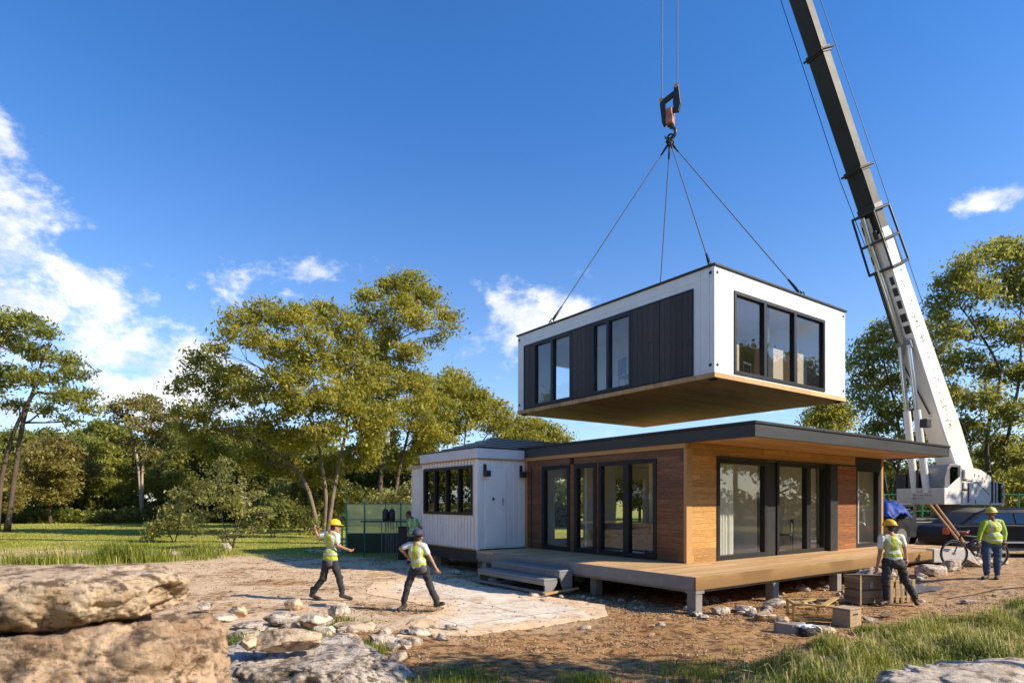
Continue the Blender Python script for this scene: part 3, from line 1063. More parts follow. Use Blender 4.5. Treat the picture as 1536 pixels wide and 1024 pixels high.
# dark ribbed hip roof over the cabin
AP, EN = Vector((.6, 9.0, 4.45)), Vector((8.4, 9.0, 4.45))
E0, E1, E2, E3 = Vector((-1.15, 7.2, 3.90)), Vector((8.4, 7.2, 3.93)), Vector((8.4, 10.9, 3.90)), Vector((-1.15, 10.9, 3.90))
mb = MB()
mb.add([AP, EN, E0, E1, E2, E3, E0 - Vector((0, 0, .05)), E1 - Vector((0, 0, .05)), E2 - Vector((0, 0, .05)), E3 - Vector((0, 0, .05))],
       [(2, 3, 1, 0), (0, 1, 4, 5), (2, 0, 5), (3, 4, 1), (6, 7, 3, 2), (7, 8, 4, 3), (8, 9, 5, 4), (9, 6, 2, 5), (9, 8, 7, 6)])
hr = mb.build('ribbed_roof', pm('roof_black', (.05, .05, .052), (.07, .07, .07), 4, .8, .2, spec=.1), cab)
mb = MB()
for i in range(6):
    t = (i + .5) / 6
    mb.beam(E0.lerp(AP, t) + Vector((0, 0, .03)), E1.lerp(EN, t) + Vector((0, 0, .02)), .08, .03)
    mb.beam(E0.lerp(AP, t) + Vector((-.02, 0, .03)), E3.lerp(AP, t) + Vector((-.02, 0, .02)), .08, .03)
mb.build('batten', pm('batten_grey', (.55, .53, .50), (.45, .43, .41), 4, .6, .2), hr)
MB().cyl(AP - Vector((0, 0, .7)), AP + Vector((0, 0, .12)), .03).build('vent_pipe', M['steel'], hr)

# ------------------------------------------------------------------ the hanging box
Q0 = Vector((5.42, 16.5, 0))
hang = thing('hanging_module', 'white box room with dark boards hanging from the crane slings', 'house module', Q0, HROT)
ML, MR = 7.05, 8.87       # along lx, along ly
Z0, Z1, ZC = 5.655, 8.5, 5.70
HL, HR = ('x', 0.0), ('y', 0.0)
WZ0, WZ1 = 5.70, 7.95
mb = MB()
for a0, a1, z0, z1 in ((0.0, .68, Z0, Z1), (.68, 8.47, 8.06, Z1), (8.47, MR, Z0, Z1)):
    fb(mb, HL, a0 + (.16 if a0 == 0 else 0), a1, 0, .15, z0, z1)
for a0, a1, z0, z1 in ((0.0, .86, Z0, Z1), (.86, 5.72, 8.0, Z1), (.86, 5.72, Z0, 5.70), (5.72, ML, Z0, Z1)):
    fb(mb, HR, a0, a1, 0, .15, z0, z1)
mb.box(ML - .15, ML, .15, MR, Z0, Z1)
mb.box(.15, ML - .15, MR - .15, MR, Z0, Z0 + .5)
mb.box(.15, ML - .15, MR - .15, MR, 7.6, Z1)
for a0, a1 in ((.15, 1.6), (3.4, 4.6), (6.0, ML - .15)):
    mb.box(a0, a1, MR - .15, MR, Z0 + .5, 7.6)
mb.build('wall', M['white'], hang)
# panel joints
mb = MB()
for a_ in (.45,):
    fb(mb, HL, a_, a_ + .006, -.0015, .01, Z0, Z1)
fb(mb, HL, .0, MR, -.0012, .01, 8.22, 8.226)
fb(mb, HR, .0, ML, -.0012, .01, 8.25, 8.256)
mb.build('panel_joint', pm('joint_grey', (.5, .5, .5), None, 3), hang)
for a0, a1 in ((.72, 3.0), (4.72, 5.76), (7.86, 8.43)):
    fb(MB(), HL, a0, a1, -.022, .12, ZC, 8.02).build('dark_cladding', M['clad'], hang)
mb = MB()
fb(mb, HL, .68, 8.47, -.035, .1, 8.022, 8.06)
fb(mb, HL, .68, 8.47, -.035, .1, Z0 + .003, ZC - .002)
fb(mb, HL, .68, .718, -.035, .1, ZC, 8.02)
fb(mb, HL, 8.432, 8.47, -.035, .1, ZC, 8.02)
fb(mb, HL, 1.86, 1.885, -.03, -.0225, ZC, 8.02)
mb.build('black_trim', M['frame'], hang)
window(hang, HL, 3.0, 4.72, ZC, 8.018, (4.0,), .085, glass=M['glass_m'], fm=M['frame2'], out_=.04, mull=.11)
window(hang, HL, 5.76, 7.86, ZC, 8.018, (6.8,), .085, glass=M['glass_m'], fm=M['frame2'], out_=.04, mull=.13)
window(hang, HR, .86, 5.72, WZ0, 8.0, (2.35, 3.95), .10, glass=M['glass_m'], out_=.03, mull=.13)
mb = MB()
mb.box(.152, ML - .152, .152, MR - .152, Z0, 5.78)
mb.build('floor', M['w_floor'], hang)
mb = MB()
mb.box(.152, ML - .152, .152, MR - .152, 8.30, 8.4)
mb.build('ceiling', M['wall'], hang)
mb = MB()
mb.box(-.02, ML + .02, -.02, MR + .02, 5.515, 5.652)
mb.build('timber_base', wood('module_base', (.60, .34, .145), (.76, .47, .22), (.38, .18, .07), (.7, 7, 9), 1, .30, .6, .35, length=3.5), hang, bevel=.005)
mb = MB()
mb.box(-.05, ML + .05, -.05, MR + .05, 8.503, 8.56)
mb.build('roof', M['charcoal'], hang, bevel=.006)
mb = MB()
for a_, b_ in ((.1, .1), (.1, MR - .25), (ML - .25, .1)):
    mb.box(a_, a_ + .15, b_, b_ + .15, 5.47, 5.513)
mb.build('lifting_foot', M['black'], hang)
for zz in (5.86, 8.34):
    for a_, b_ in (((-.014, .13), (-.001, .13)), ((.12, -.014), (.12, -.001)), ((ML - .12, -.014), (ML - .12, -.001)), ((-.014, MR - .1), (-.001, MR - .1))):
        MB().cyl((*a_, zz), (*b_, zz), .045, n=14).build('corner_fitting', M['charcoal'], hang)
mb = MB()
mb.cyl((3.35, .55, 5.79), (3.35, .55, 8.29), .07)
mb.box(3.15, 3.55, .35, .75, 8.22, 8.297)
mb.build('inner_post', M['charcoal'], hang)
mb = MB()
mb.box(3.0, 3.08, 3.9, MR - .16, 5.79, 8.29)
mb.build('partition', M['wall'], hang)


def hm(lx, ly, z):
    p = Q0 + VH * lx + UH * ly
    return Vector((p.x, p.y, z))


BOXM = pm('cardboard_pale', (.55, .44, .33), (.48, .38, .28), 3, .8, .1)
for i, (a_, b_, w_, d_, h_, lb) in enumerate(((1.5, 1.1, 1.3, .8, 1.05, 'wide tan box inside the left pane of the hanging room'), (3.85, .8, .8, .5, 1.15, 'upright tan box beside the steel post inside the hanging room'),
                                               (5.2, .7, .6, .5, 1.15, 'tan box in the right corner pane of the hanging room'))):
    t = thing('packing_box', lb, 'box', hm(a_, b_, 5.781), HROT)
    MB().box(-w_ / 2, w_ / 2, -d_ / 2, d_ / 2, 0, h_).build('carton', BOXM, t, bevel=.01)
    MB().box(-w_ / 2 - .003, w_ / 2 + .003, -.03, .03, h_ + .001, h_ + .004).build('tape', pm('tape', (.5, .38, .2), None, 4, .3), t)
for a_, b_, q, lb in ((2.55, 1.0, 10, 'dark chair inside the middle pane of the hanging room'), (1.2, 4.2, 70, 'dark chair inside the tall window pair of the hanging room')):
    c_ = chair(lb, hm(a_, b_, 5.781), HROT + R(q), FUR)
    c_.scale = (1.3, 1.3, 1.25)

# more of the fitting out inside the lower house
t = thing('bookcase', 'dark low bookcase inside behind the wide window of the yellow wall', 'bookcase', hl(2.75, 2.55, .74), HROT)
mb = MB().box(-.5, .5, -.15, .15, 0, .03).box(-.5, .5, -.15, .15, .45, .48).box(-.5, .5, -.15, .15, .92, .95).box(-.53, -.502, -.15, .15, 0, .95).box(.502, .53, -.15, .15, 0, .95)
mb.build('case', M['charcoal'], t)
mb = MB()
rs = random.Random(3)
for z_ in (.031, .481):
    x_ = -.46
    while x_ < .42:
        w_ = rs.uniform(.03, .07)
        mb.box(x_, x_ + w_ - .004, -.12, .08, z_, z_ + rs.uniform(.22, .36))
        x_ += w_
mb.build('books', pm('book_mix', (.35, .28, .2), (.08, .1, .13), 14, .8), t)
t = thing('floor_lamp', 'white shaded floor lamp inside behind the double window', 'lamp', hl(4.3, 1.9, .74), HROT)
MB().cyl((0, 0, 0), (0, 0, .03), .14).cyl((0, 0, .03), (0, 0, 1.5), .012).build('stand', M['black'], t)
MB().cyl((0, 0, 1.45), (0, 0, 1.75), .2, .14, n=24).build('lamp_shade', M['wall'], t)
t = thing('kitchen_island', 'white kitchen island inside behind the double window', 'kitchen island', hl(5.2, 3.0, .74), HROT)
MB().box(-.9, .9, -.35, .35, .1, .88).build('cabinet', M['white'], t, bevel=.01)
MB().box(-.95, .95, -.4, .4, .882, .92).build('worktop', M['charcoal'], t, bevel=.005)
t = thing('wall_picture', 'dark framed picture on the inner wall behind the wide window', 'picture', hl(2.5, 2.74, 2.0), HROT)
MB().box(-.35, .35, -.01, .01, 0, .5).build('picture_frame', M['frame'], t)
for a_, b_, lb in ((1.22, 2.3, 'pale curtain at the left side of the wide window'), (8.45, 9.1, 'pale curtain behind the last narrow window')):
    n_ = 60
    vs, fs = [], []
    for i in range(n_):
        x_ = a_ + (b_ - a_) * i / (n_ - 1)
        y_ = .30 + .035 * math.sin(i * .9) + .012 * math.sin(i * .37)
        vs += [(x_, y_, .76), (x_, y_, 3.35)]
    fs = [(2 * i, 2 * i + 2, 2 * i + 3, 2 * i + 1) for i in range(n_ - 1)]
    o = MB().add(vs, fs).build('curtain', pm('curtain_cloth', (.80, .77, .70), (.74, .71, .64), 5, .9, .2), None, True)
    o.location = L0
    o.rotation_euler = (0, 0, HROT)
    tag(o, lb, 'curtain')

# ------------------------------------------------------------------ crane
CW = pm('crane_white', (0.82, 0.78, 0.73), (0.74, 0.70, 0.65), 2.0, 0.42, 0.05, dirt=0.16)
CG = pm('crane_grey', (0.16, 0.16, 0.165), (0.2, 0.2, 0.2), 3, 0.4, 0.05)
CB = pm('boom_black', (0.020, 0.020, 0.021), (0.032, 0.032, 0.032), 1.5, 0.55, 0.06, spec=0.25)
CT = pm('crane_tan_shade', (0.62, 0.56, 0.48), (0.54, 0.48, 0.41), 3, 0.5, 0.08, dirt=0.2)  # shaded tone of the white front panel put into the colour; hatches share it
DK = pm('carrier_dark', (0.02, 0.023, 0.03), (0.035, 0.037, 0.045), 3, 0.35, 0.06, dirt=0.15)
CHR = pm('ram_chrome', (0.62, 0.62, 0.64), (0.5, 0.5, 0.52), 3, 0.22, 0.02, 0.9)
C0 = Vector((17.5, 25.0, 0))
CR = math.atan2(0.37, 0.93)
cg = gz(19, 26)
crane = thing('mobile_crane', 'white mobile crane with a long black telescopic boom behind the timber house', 'crane', (C0.x, C0.y, 0), CR)
# carrier
mb = MB()
mb.box(-3.0, 7.8, .1, 1.9, .95, 1.38)
mb.box(-2.4, 7.6, .3, 1.7, 1.38, 1.5)
mb.build('carrier', DK, crane, bevel=.03)
mb = MB()
mb.prism([(-3.9, .75), (-1.5, .75), (-1.5, 1.95), (-1.8, 2.12), (-3.1, 2.12), (-3.75, 1.6), (-3.95, 1.2)], 1, .05, 1.95)
cc = mb.build('driver_cab', DK, crane, bevel=.05, segs=3)
MB().prism([(-3.05, 1.5), (-1.75, 1.5), (-1.75, 1.98), (-3.0, 1.98), (-3.4, 1.55)], 1, .035, .048).build('cab_window', M['glass_d'], cc)
for i, x_ in enumerate((-2.4, .2, 1.7, 5.0, 6.6)):
    for y_ in (.05, 1.55):
        w_ = MB().cyl((x_, y_, .55 + cg), (x_, y_ + .42, .55 + cg), .55, n=28).build('wheel', M['rubber'], crane, bevel=.04)
        MB().cyl((x_, y_ - .02 + (.44 if y_ > 1 else 0), .55 + cg), (x_, y_ + .02 + (.42 if y_ > 1 else 0), .55 + cg), .28, n=20).build('hub', CG, w_)
for x_ in (-.9, 4.0):
    mb = MB()
    mb.box(x_, x_ + .3, -1.5, 3.4, 1.0, 1.25)
    mb.box(x_ + .07, x_ + .23, -1.48, -1.3, cg + .1, 1.0)
    mb.box(x_ - .15, x_ + .45, -1.7, -1.1, cg, cg + .1)
    mb.box(x_ + .07, x_ + .23, 3.2, 3.38, cg + .1, 1.0)
    mb.build('outrigger', DK, crane, bevel=.01)
MB().cyl((2.0, 1.0, 1.5), (2.0, 1.0, 2.03), .75, n=32).build('slew_ring', CG, crane, bevel=.02)
# upper works
mb = MB()
mb.box(-.02, .95, -.03, 2.0, 2.05, 2.74)
mb.build('front_deck', CT, crane, bevel=.02)
mb = MB()
mb.prism([(.2, 2.745), (.96, 2.745), (.96, 3.2)], 1, -.028, -.005)
mb.prism([(-.018, 2.06), (.96, 2.06), (.96, 2.74), (-.018, 2.74)], 1, -.045, -.031)
mb.prism([(.97, 2.04), (2.95, 2.04), (2.95, 3.22), (2.3, 3.50), (1.75, 3.58), (1.72, 3.66), (1.0, 3.68)], 1, -.03, .5)
mb.prism([(.97, 2.04), (2.95, 2.04), (2.95, 3.22), (2.3, 3.50), (1.0, 3.50)], 1, 1.55, 2.0)
mb.box(1.0, 2.95, .5, 1.55, 2.04, 2.35)
mb.build('body', CW, crane, bevel=.018)
mb = MB()
for a_, b_, c_, d_ in ((1.05, 1.09, 2.1, 3.55), (1.42, 1.50, 2.12, 2.95), (1.10, 1.42, 2.62, 2.67), (1.25, 1.3, 3.15, 3.45), (1.15, 1.75, 3.02, 3.06), (1.75, 1.85, 2.55, 2.6),
                       (1.9, 1.95, 2.08, 2.25), (1.95, 1.985, 2.45, 2.68), (2.12, 2.17, 3.2, 3.28), (2.35, 2.42, 3.12, 3.17), (2.5, 2.53, 2.95, 3.07), (2.86, 2.9, 2.06, 2.2), (1.86, 1.9, 3.2, 3.34), (1.78, 2.1, 2.94, 2.99)):
    mb.box(a_, b_, -.036, -.0305, c_, d_)
mb.beam((2.05, -.034, 2.95), (2.85, -.034, 2.45), .006, .025)
mb.build('panel_gap', M['black'], crane)
mb = MB()
mb.box(1.12, 1.40, -.12, -.031, 3.10, 3.5)
mb.box(1.12, 1.34, -.09, -.031, 2.7, 2.98)
mb.box(1.52, 1.74, -.09, -.031, 2.25, 2.95)
mb.build('side_locker', CW, crane, bevel=.02)
mb = MB()
mb.prism([(.05, 2.745), (.92, 2.745), (.92, 3.72), (.42, 3.72), (.22, 3.55), (.05, 3.1)], 1, .0, .95)
oc = mb.build('operator_cab', CG, crane, bevel=.04, segs=3)
mb = MB()
mb.prism([(.38, 2.85), (.86, 3.0), (.86, 3.6), (.46, 3.6), (.38, 3.5)], 1, -.012, -.003)
mb.build('cab_window', M['glass_d'], oc)
mb = MB()
mb.box(-.06, .5, 1.0, 1.48, 2.745, 3.52)
mb.box(-.02, .5, 1.58, 2.02, 2.745, 3.35)
gr = mb.build('engine_grille', M['black'], crane, bevel=.03)
mb = MB()
for i in range(3):
    mb.box(-.075, -.062, 1.06, 1.42, 2.85 + i * .2, 2.88 + i * .2)
mb.cyl((-.075, 1.15, 3.12), (-.062, 1.15, 3.12), .025)
mb.cyl((-.075, 1.3, 3.12), (-.062, 1.3, 3.12), .03)
mb.build('grille_bar', CG, gr)
mb = MB()
for i in range(4):
    mb.box(3.0 + i * .2, 3.11 + i * .2, .0, 2.0, 2.12, 3.08 - .04 * i)
mb.build('counterweight', M['black'], crane, bevel=.02)
mb = MB()
mb.box(2.96, 3.85, -.03, 2.02, 2.03, 2.11)
for x_ in (3.16, 3.36, 3.82):
    mb.box(x_, x_ + .03, -.03, .03, 2.11, 3.02)
mb.build('rack_frame', CW, crane, bevel=.006)
# unreadable stencil on the front deck panel
mb = MB()
rs = random.Random(5)
for row, (zz, n_, hh) in enumerate(((2.56, 9, .075), (2.41, 11, .06), (2.27, 6, .07))):
    y_ = 1.28
    for i in range(n_):
        if rs.random() < .12: y_ -= .05
        for q in range(rs.randint(2, 3)):
            yy = y_ - rs.uniform(0, .05)
            if rs.random() < .5: mb.box(-.026, -.0215, yy - .012, yy, zz, zz + hh)
            else:
                z_ = zz + rs.choice((0, .5, .85)) * hh
                mb.box(-.026, -.0215, y_ - .055, y_, z_, z_ + .012)
        y_ -= .075
mb.build('stencil', M['black'], crane)

# boom
BP, BT = Vector((19.27, 26.8, 3.68)), Vector((5.66, 22.1, 34.2))
bd = (BT - BP).normalized()
bs = Vector((.37, -.93, 0)).normalized()
bs = (bs - bd * bs.dot(bd)).normalized()
bn = bd.cross(bs).normalized()
if bn.x > 0: bn = -bn
boom = thing('crane_boom', None, None, (0, 0, 0))
boom.parent = crane
boom.matrix_parent_inverse = (Matrix.Translation(C0) @ Matrix.Rotation(CR, 4, 'Z')).inverted()
BL = (BT - BP).length


def bp(kk, s=0.0, n=0.0):
    return BP + bd * (kk * BL) + bs * s + bn * n


def bsec(mb, k0, k1, w0, h0, w1=None, h1=None, mi=0, drop=0.0, ch=.12):
    """chamfered box section of the boom from k0 to k1; n runs from the underside down into the section"""
    w1 = w0 if w1 is None else w1
    h1 = h0 if h1 is None else h1
    def rg(kk, w, h):
        c = ch * w
        o = [(-w / 2 + c, h / 2), (w / 2 - c, h / 2), (w / 2, h / 2 - c), (w / 2, -h / 2 + c), (w / 2 - c, -h / 2), (-w / 2 + c, -h / 2), (-w / 2, -h / 2 + c), (-w / 2, h / 2 - c)]
        return [bp(kk, a, b) for a, b in o]
    vs = rg(k0, w0, h0) + rg(k1, w1, h1)
    n = 8
    mb.add(vs, [(i, (i + 1) % n, (i + 1) % n + n, i + n) for i in range(n)] + [tuple(range(n)), tuple(range(2 * n - 1, n - 1, -1))], mi)


mb = MB()
bsec(mb, -.035, .05, .80, .95, .80, 1.15, ch=.05)
bsec(mb, .05, .31, .80, 1.15, .75, .76, ch=.05)
sec = mb.build('base_section', CW, boom)
mb = MB()
bsec(mb, .30, .392, .72, .60)
bsec(mb, .392, .53, .69, .55)
bsec(mb, .53, .80, .64, .48)
bsec(mb, .80, 1.0, .58, .42)
mb.build('telescopic_section', CB, boom)
for kk, w, h in ((.386, .80, .72), (.525, .77, .64), (.79, .7, .6)):
    mb = MB()
    bsec(mb, kk, kk + .006, w, h, ch=.1)
    mb.cyl(bp(kk + .003, -w / 2 - .05, h / 2), bp(kk + .003, w / 2 + .05, h / 2), .045)
    mb.cyl(bp(kk + .003, w / 2 + .02, h / 2), bp(kk + .003, w / 2 + .02, -h / 2 - .05), .045)
    mb.build('collar', CB, boom)
MB2 = MB()
bsec(MB2, .985, 1.02, .75, .9)
MB2.cyl(bp(1.0, -.3, .3), bp(1.0, .3, .3), .4, n=24)
MB2.build('boom_head', CW, boom)
# cage of rails round the joint
mb = MB()
kA, kB = .268, .338
cor = [(-.52, .54), (.50, .54), (.50, -.50), (-.52, -.50)]
for a_, b_ in cor:
    mb.cyl(bp(kA, a_, b_), bp(kB, a_ * .93, b_ * .93), .045, n=8)
for kk, f_ in ((kA, 1.0), (.302, .97), (kB, .93)):
    for i in range(4):
        a, b = cor[i], cor[(i + 1) % 4]
        mb.cyl(bp(kk, a[0] * f_, a[1] * f_), bp(kk, b[0] * f_, b[1] * f_), .055, n=8)
bsec(mb, .337, .345, .78, .68)
mb.build('rail_cage', M['black'], boom)
mb = MB()
for kk in (.285, .32):
    MB().beam(bp(kk - .012, -.1, .385), bp(kk + .012, -.1, .385), .42, .05, up=bn).build('hatch', CT, boom)
MB().beam(bp(.29, .385, .05), bp(.315, .385, .05), .02, .4, up=bn).build('hatch', CT, boom)
mb = MB()
for kk, a_, w_ in ((.283, -.25, .2), (.32, -.2, .22), (.31, .22, .16), (.252, .30, .16), (.238, .30, .2), (.222, .3, .18), (.205, .3, .26), (.19, .3, .26)):
    n_ = (.575 - (kk - .05) * .75) if kk < .28 else .425
    MB().beam(bp(kk - .005, a_ * .8, n_), bp(kk + .005, a_ * .8, n_), w_, .03, up=bn).build('recess', M['black'], boom)
# marks on the lit side: worn, unreadable lettering along the boom
mb = MB()
rs = random.Random(11)
kk = .055
while kk < .262:
    if rs.random() < .72:
        hw = .46
        for q in range(rs.randint(1, 3)):
            a_ = rs.uniform(-.12, .14)
            wd = .5 + (1.0 - .92) * 0 - .0
            sd = .40 - max(0, kk - .05) / .26 * .025 + .003
            p0_ = bp(kk + rs.uniform(0, .004), sd, a_)
            if rs.random() < .5: p1_ = bp(kk + .0045, sd, a_ + .02)
            else: p1_ = p0_ + bn * rs.uniform(.06, .16)
            mb.beam(p0_, p1_, .03, .006, up=bs)
    kk += .0065
mb.build('worn_lettering', M['black'], boom)
# rams and hoses
def loc2w(x_, y_, z_):
    c, s = math.cos(CR), math.sin(CR)
    return Vector((C0.x + x_ * c - y_ * s, C0.y + x_ * s + y_ * c, z_))
for dy in (.72, 1.22):
    a = loc2w(.05, dy, 2.55)
    b = bp(.172, (.97 - dy) * .75, .62)
    mid = a.lerp(b, .56)
    rb = MB().cyl(a, mid, .14).build('lift_cylinder', CW, boom)
    MB().cyl(mid, b, .09).build('ram_rod', CHR, rb)
mb = MB()
mb.beam(bp(.168, 0, .55), bp(.178, 0, .55), .62, .2, up=bn)
mb.build('ram_bracket', CG, boom)
mb = MB()
mb.tube([bp(.175, -.05, .62), bp(.24, -.06, .54), bp(.30, -.1, .50), bp(.335, -.1, .42)], .085, 12)
mb.build('silver_tube', CHR, boom)
mb = MB()
mb.tube([bp(.08, .1, .62), bp(.15, -.34, .56), bp(.27, -.36, .44)], .03, 8)
mb.tube([bp(.16, -.26, .57), bp(.27, -.28, .45)], .022, 8)
mb.build('hose', M['black'], boom)
mb = MB()
mb.tube([bp(.30, -.40, .38), bp(.386, -.50, .42), bp(.525, -.47, .40), bp(1.0, -.42, .35)], .014, 6)
mb.tube([bp(.03, .42, -.70), bp(.30, .44, -.55), bp(.386, .46, -.50), bp(.525, .44, -.46), bp(1.0, .34, -.40)], .014, 6)
mb.build('boom_cable', M['black'], boom)
# work lamp hung on the boom
mb = MB()
mb.box(-1.0, -.72, -.0, .3, 5.15, 5.5)
mb.beam((-.75, .15, 5.45), (.2, .6, 5.75), .04, .04)
mb.build('mirror_box', M['black'], crane, bevel=.02)

# hook block, ropes, slings
HK = Vector((5.66, 22.1, 0))
hb = thing('hook_block', 'black crane hook block with a rusty red sheave above the slings', 'hook block', (HK.x, HK.y, 15.2), R(-32))
mb = MB()
mb.prism([(-.30, 1.45), (-.17, 1.45), (-.12, .55), (-.22, .45), (-.28, .6), (-.36, 1.3)], 1, -.07, .07)
mb.prism([(.16, 1.80), (.32, 1.80), (.40, 1.1), (.32, .82), (.16, .85), (.12, 1.2)], 1, -.07, .07)
mb.beam((-.25, 0, 1.35), (.22, 0, 1.55), .13, .16)
mb.beam((-.22, 0, .78), (.26, 0, .98), .13, .15)
mb.build('cheek_plate', M['black'], hb, bevel=.02)
MB().cyl((-.10, 0, .86), (.12, 0, .86), .20, n=20).box(-.12, .14, -.14, .14, .45, .80).build('sheave', pm('rust_red', (.28, .07, .04), (.5, .24, .17), 6, .6, .3), hb, bevel=.03)
mb = MB()
mb.cyl((-.3, -.09, 1.42), (-.3, .09, 1.42), .07)
mb.cyl((.24, -.09, 1.74), (.24, .09, 1.74), .07)
mb.build('pin', M['w_trim'], hb)
mb = MB()
mb.cyl((0, 0, .40), (0, 0, .62), .07)
pts = [(0, 0, .42)] + [(.20 * math.sin(t), 0, .16 - .20 * math.cos(t) * -1 - .0) for t in np.linspace(.2, 4.6, 14)]
mb.tube(pts, [.05] + [.06] * 9 + [.05, .045, .035, .02, .012], 10)
mb.build('hook', M['black'], hb, smooth=True)
mb = MB()
for i in range(8):
    t = i / 8 * 6.283
    mb.ring((.07 * math.cos(t), .07 * math.sin(t), -.10 - .05 * (i % 2)), (math.cos(t + 1), math.sin(t), .3), .07, .025, 14, 6)
mb.ring((0, 0, .0), (.3, 1, 0), .12, .035, 18, 8)
mb.build('shackle', M['charcoal'], hb, smooth=True)
mb = MB()
RB = pm('wire_rope', (.07, .07, .07), (.14, .13, .12), 40, .6, .5)
c_, s_ = math.cos(R(-32)), math.sin(R(-32))
for lx, z0 in ((-.29, 1.45), (.27, 1.76)):
    x_, y_ = HK.x + lx * c_, HK.y + lx * s_
    mb.cyl((x_, y_, 15.2 + z0), (x_ + (.02 if lx < 0 else .02), y_, 33.6), .017, n=6)
rp = mb.build('hoist_rope', RB, None)
tag(rp, 'pair of thin dark hoist ropes rising from the hook block', 'rope')
top = Vector((HK.x, HK.y, 15.06))
SL = 'wire slings between hook and hanging room'
for lab, p in (('wire sling running down to the far left roof edge of the hanging room', hm(.06, 7.0, 8.565)), ('short wire sling ending at the near corner of the hanging room roof', hm(.25, .30, 8.565)),
               ('wire sling running down to the right roof edge of the hanging room', hm(4.5, .06, 8.565)), ('near vertical wire sling passing behind the long roof edge of the hanging room', hm(4.5, 5.9, 8.565))):
    t = thing('wire_sling', lab, 'sling', (0, 0, 0), 0, SL)
    d = (p - top).normalized()
    q0 = top + d * .12
    MB().cyl(q0, p - d * .5, .017, n=6).build('cable', RB, t)
    MB().tube([q0, q0 + d * .45], [.045, .03], 8).build('end_fitting', M['charcoal'], t, smooth=True)
    mb = MB()
    mb.tube([p - d * .75, p - d * .3, p - d * .18], [.03, .05, .04], 8)
    mb.ring(p + Vector((0, 0, .055)), VH, .06, .02, 16, 6)
    mb.ring(p - d * .14, UH, .07, .022, 16, 6)
    mb.build('end_fitting', M['charcoal'], t, smooth=True)

# ------------------------------------------------------------------ blue tarp, props under the crane
def tarp(name, label, cat, loc, sx, sy, seed, mat_, amp=.12, drop=.3, rz=0., thick=.01):
    n = 30
    vs, fs = [], []
    for i in range(n):
        for j in range(n):
            u, w = i / (n - 1) * 2 - 1, j / (n - 1) * 2 - 1
            z = -drop * max(abs(u), abs(w)) ** 3 + amp * noise.fractal(Vector((u * 1.6 + seed, w * 1.6, seed)), 1.0, 2.0, 4)
            vs.append((u * sx * (1 - .15 * w * w), w * sy, z))
    for i in range(n - 1):
        for j in range(n - 1):
            fs.append((i * n + j, (i + 1) * n + j, (i + 1) * n + j + 1, i * n + j + 1))
    o = MB().add(vs, fs).build(name, mat_, None, True)
    md = o.modifiers.new('t', 'SOLIDIFY')
    md.thickness = thick
    o.location = loc
    o.rotation_euler = (0, 0, rz)
    return tag(o, label, cat)


BLUE = pm('blue_tarp', (.01, .06, .36), (.008, .03, .18), 5, .6, .2, spec=.25)
tarp('blue_tarp', 'crumpled blue tarp lying over the dark driver cab of the crane', 'tarp', (14.6, 24.3, 2.16), .72, .8, 3, BLUE, .26, .55, R(20))
tarp('grey_sheet', 'dark grey rolled ground sheet behind the striding worker', 'sheet', (9.75, 14.6, gz(9.75, 14.6) + .12), .75, .16, 8, FUR, .06, .10, R(10))
tarp('rag_pile', 'crumpled pale and dark rags on top of the brown tool crate', 'rags', (8.0, 13.55, .70), .42, .22, 5, pm('rag', (.42, .33, .27), (.12, .10, .09), 9, .9, .4), .09, .10, 0)

# timber prop
pr = thing('timber_prop', 'pair of long timber props leaning from under the crane body down to the bicycle', 'prop', (0, 0, 0))
for dx in (-.05, .16):
    a, b = wp(1403 + dx * 25, 762, 18.6), wp(1441 + dx * 30, 812, 18.3)
    a = wp(1398 + dx * 40, 757, 20.5)
    MB().beam(a, b, .045, .06).build('pole', M['w_trim'], pr, bevel=.01)
MB().cyl(b + Vector((-.2, 0, 0)), b + Vector((.02, 0, .0)), .03).build('clamp', pm('orange_clamp', (.7, .25, .04), None, 5), pr)

# ------------------------------------------------------------------ car
CY = 21.3
cz = gz(16.6, CY)
car = thing('parked_car', 'dark navy estate car parked side on behind the standing worker', 'car', (17.05, CY, cz), R(-2))
PAINT = pm('car_paint', (.006, .007, .014), (.009, .010, .018), 2, .35, .01, .0, .12)
mb = MB()
prof = [(-2.45, .42), (-2.52, .75), (-2.45, 1.02), (-2.2, 1.10), (-.9, 1.14), (1.25, 1.10), (2.2, .96), (2.5, .78), (2.55, .5), (2.45, .34), (-2.3, .34)]
mb.prism(prof, 1, -.9, .9)
mb.build('body', PAINT, car, bevel=.09, segs=4)
def gh(zo, s, d0):
    return [(-2.15, 1.08), (-1.55, 1.52), (-.9, 1.68), (.2, 1.70), (.75, 1.56), (1.5, 1.10)]
vs = []
gp = gh(0, 0, 0)
for y_, sc in ((-.86, 0), (-.66, 1), (.66, 1), (.86, 0)):
    for x_, z_ in gp:
        pass
mb = MB()
low = [(-2.15, 1.06), (1.55, 1.06)]
topp = [(-1.5, 1.60), (-.8, 1.70), (.2, 1.71), (.7, 1.58)]
ring1 = [(-2.15, -.84, 1.06), (1.55, -.84, 1.06), (1.55, .84, 1.06), (-2.15, .84, 1.06)]
mid1 = [(-1.45, -.70, 1.52), (.72, -.70, 1.52), (.72, .70, 1.52), (-1.45, .70, 1.52)]
top1 = [(-1.0, -.6, 1.66), (.35, -.6, 1.67), (.35, .6, 1.67), (-1.0, .6, 1.66)]
mb.add(ring1 + mid1 + top1, [(i, (i + 1) % 4, (i + 1) % 4 + 4, i + 4) for i in range(4)] + [(i + 4, (i + 1) % 4 + 4, (i + 1) % 4 + 8, i + 8) for i in range(4)] + [(8, 9, 10, 11)])
cb = mb.build('cabin_top', PAINT, car, bevel=.07, segs=4)
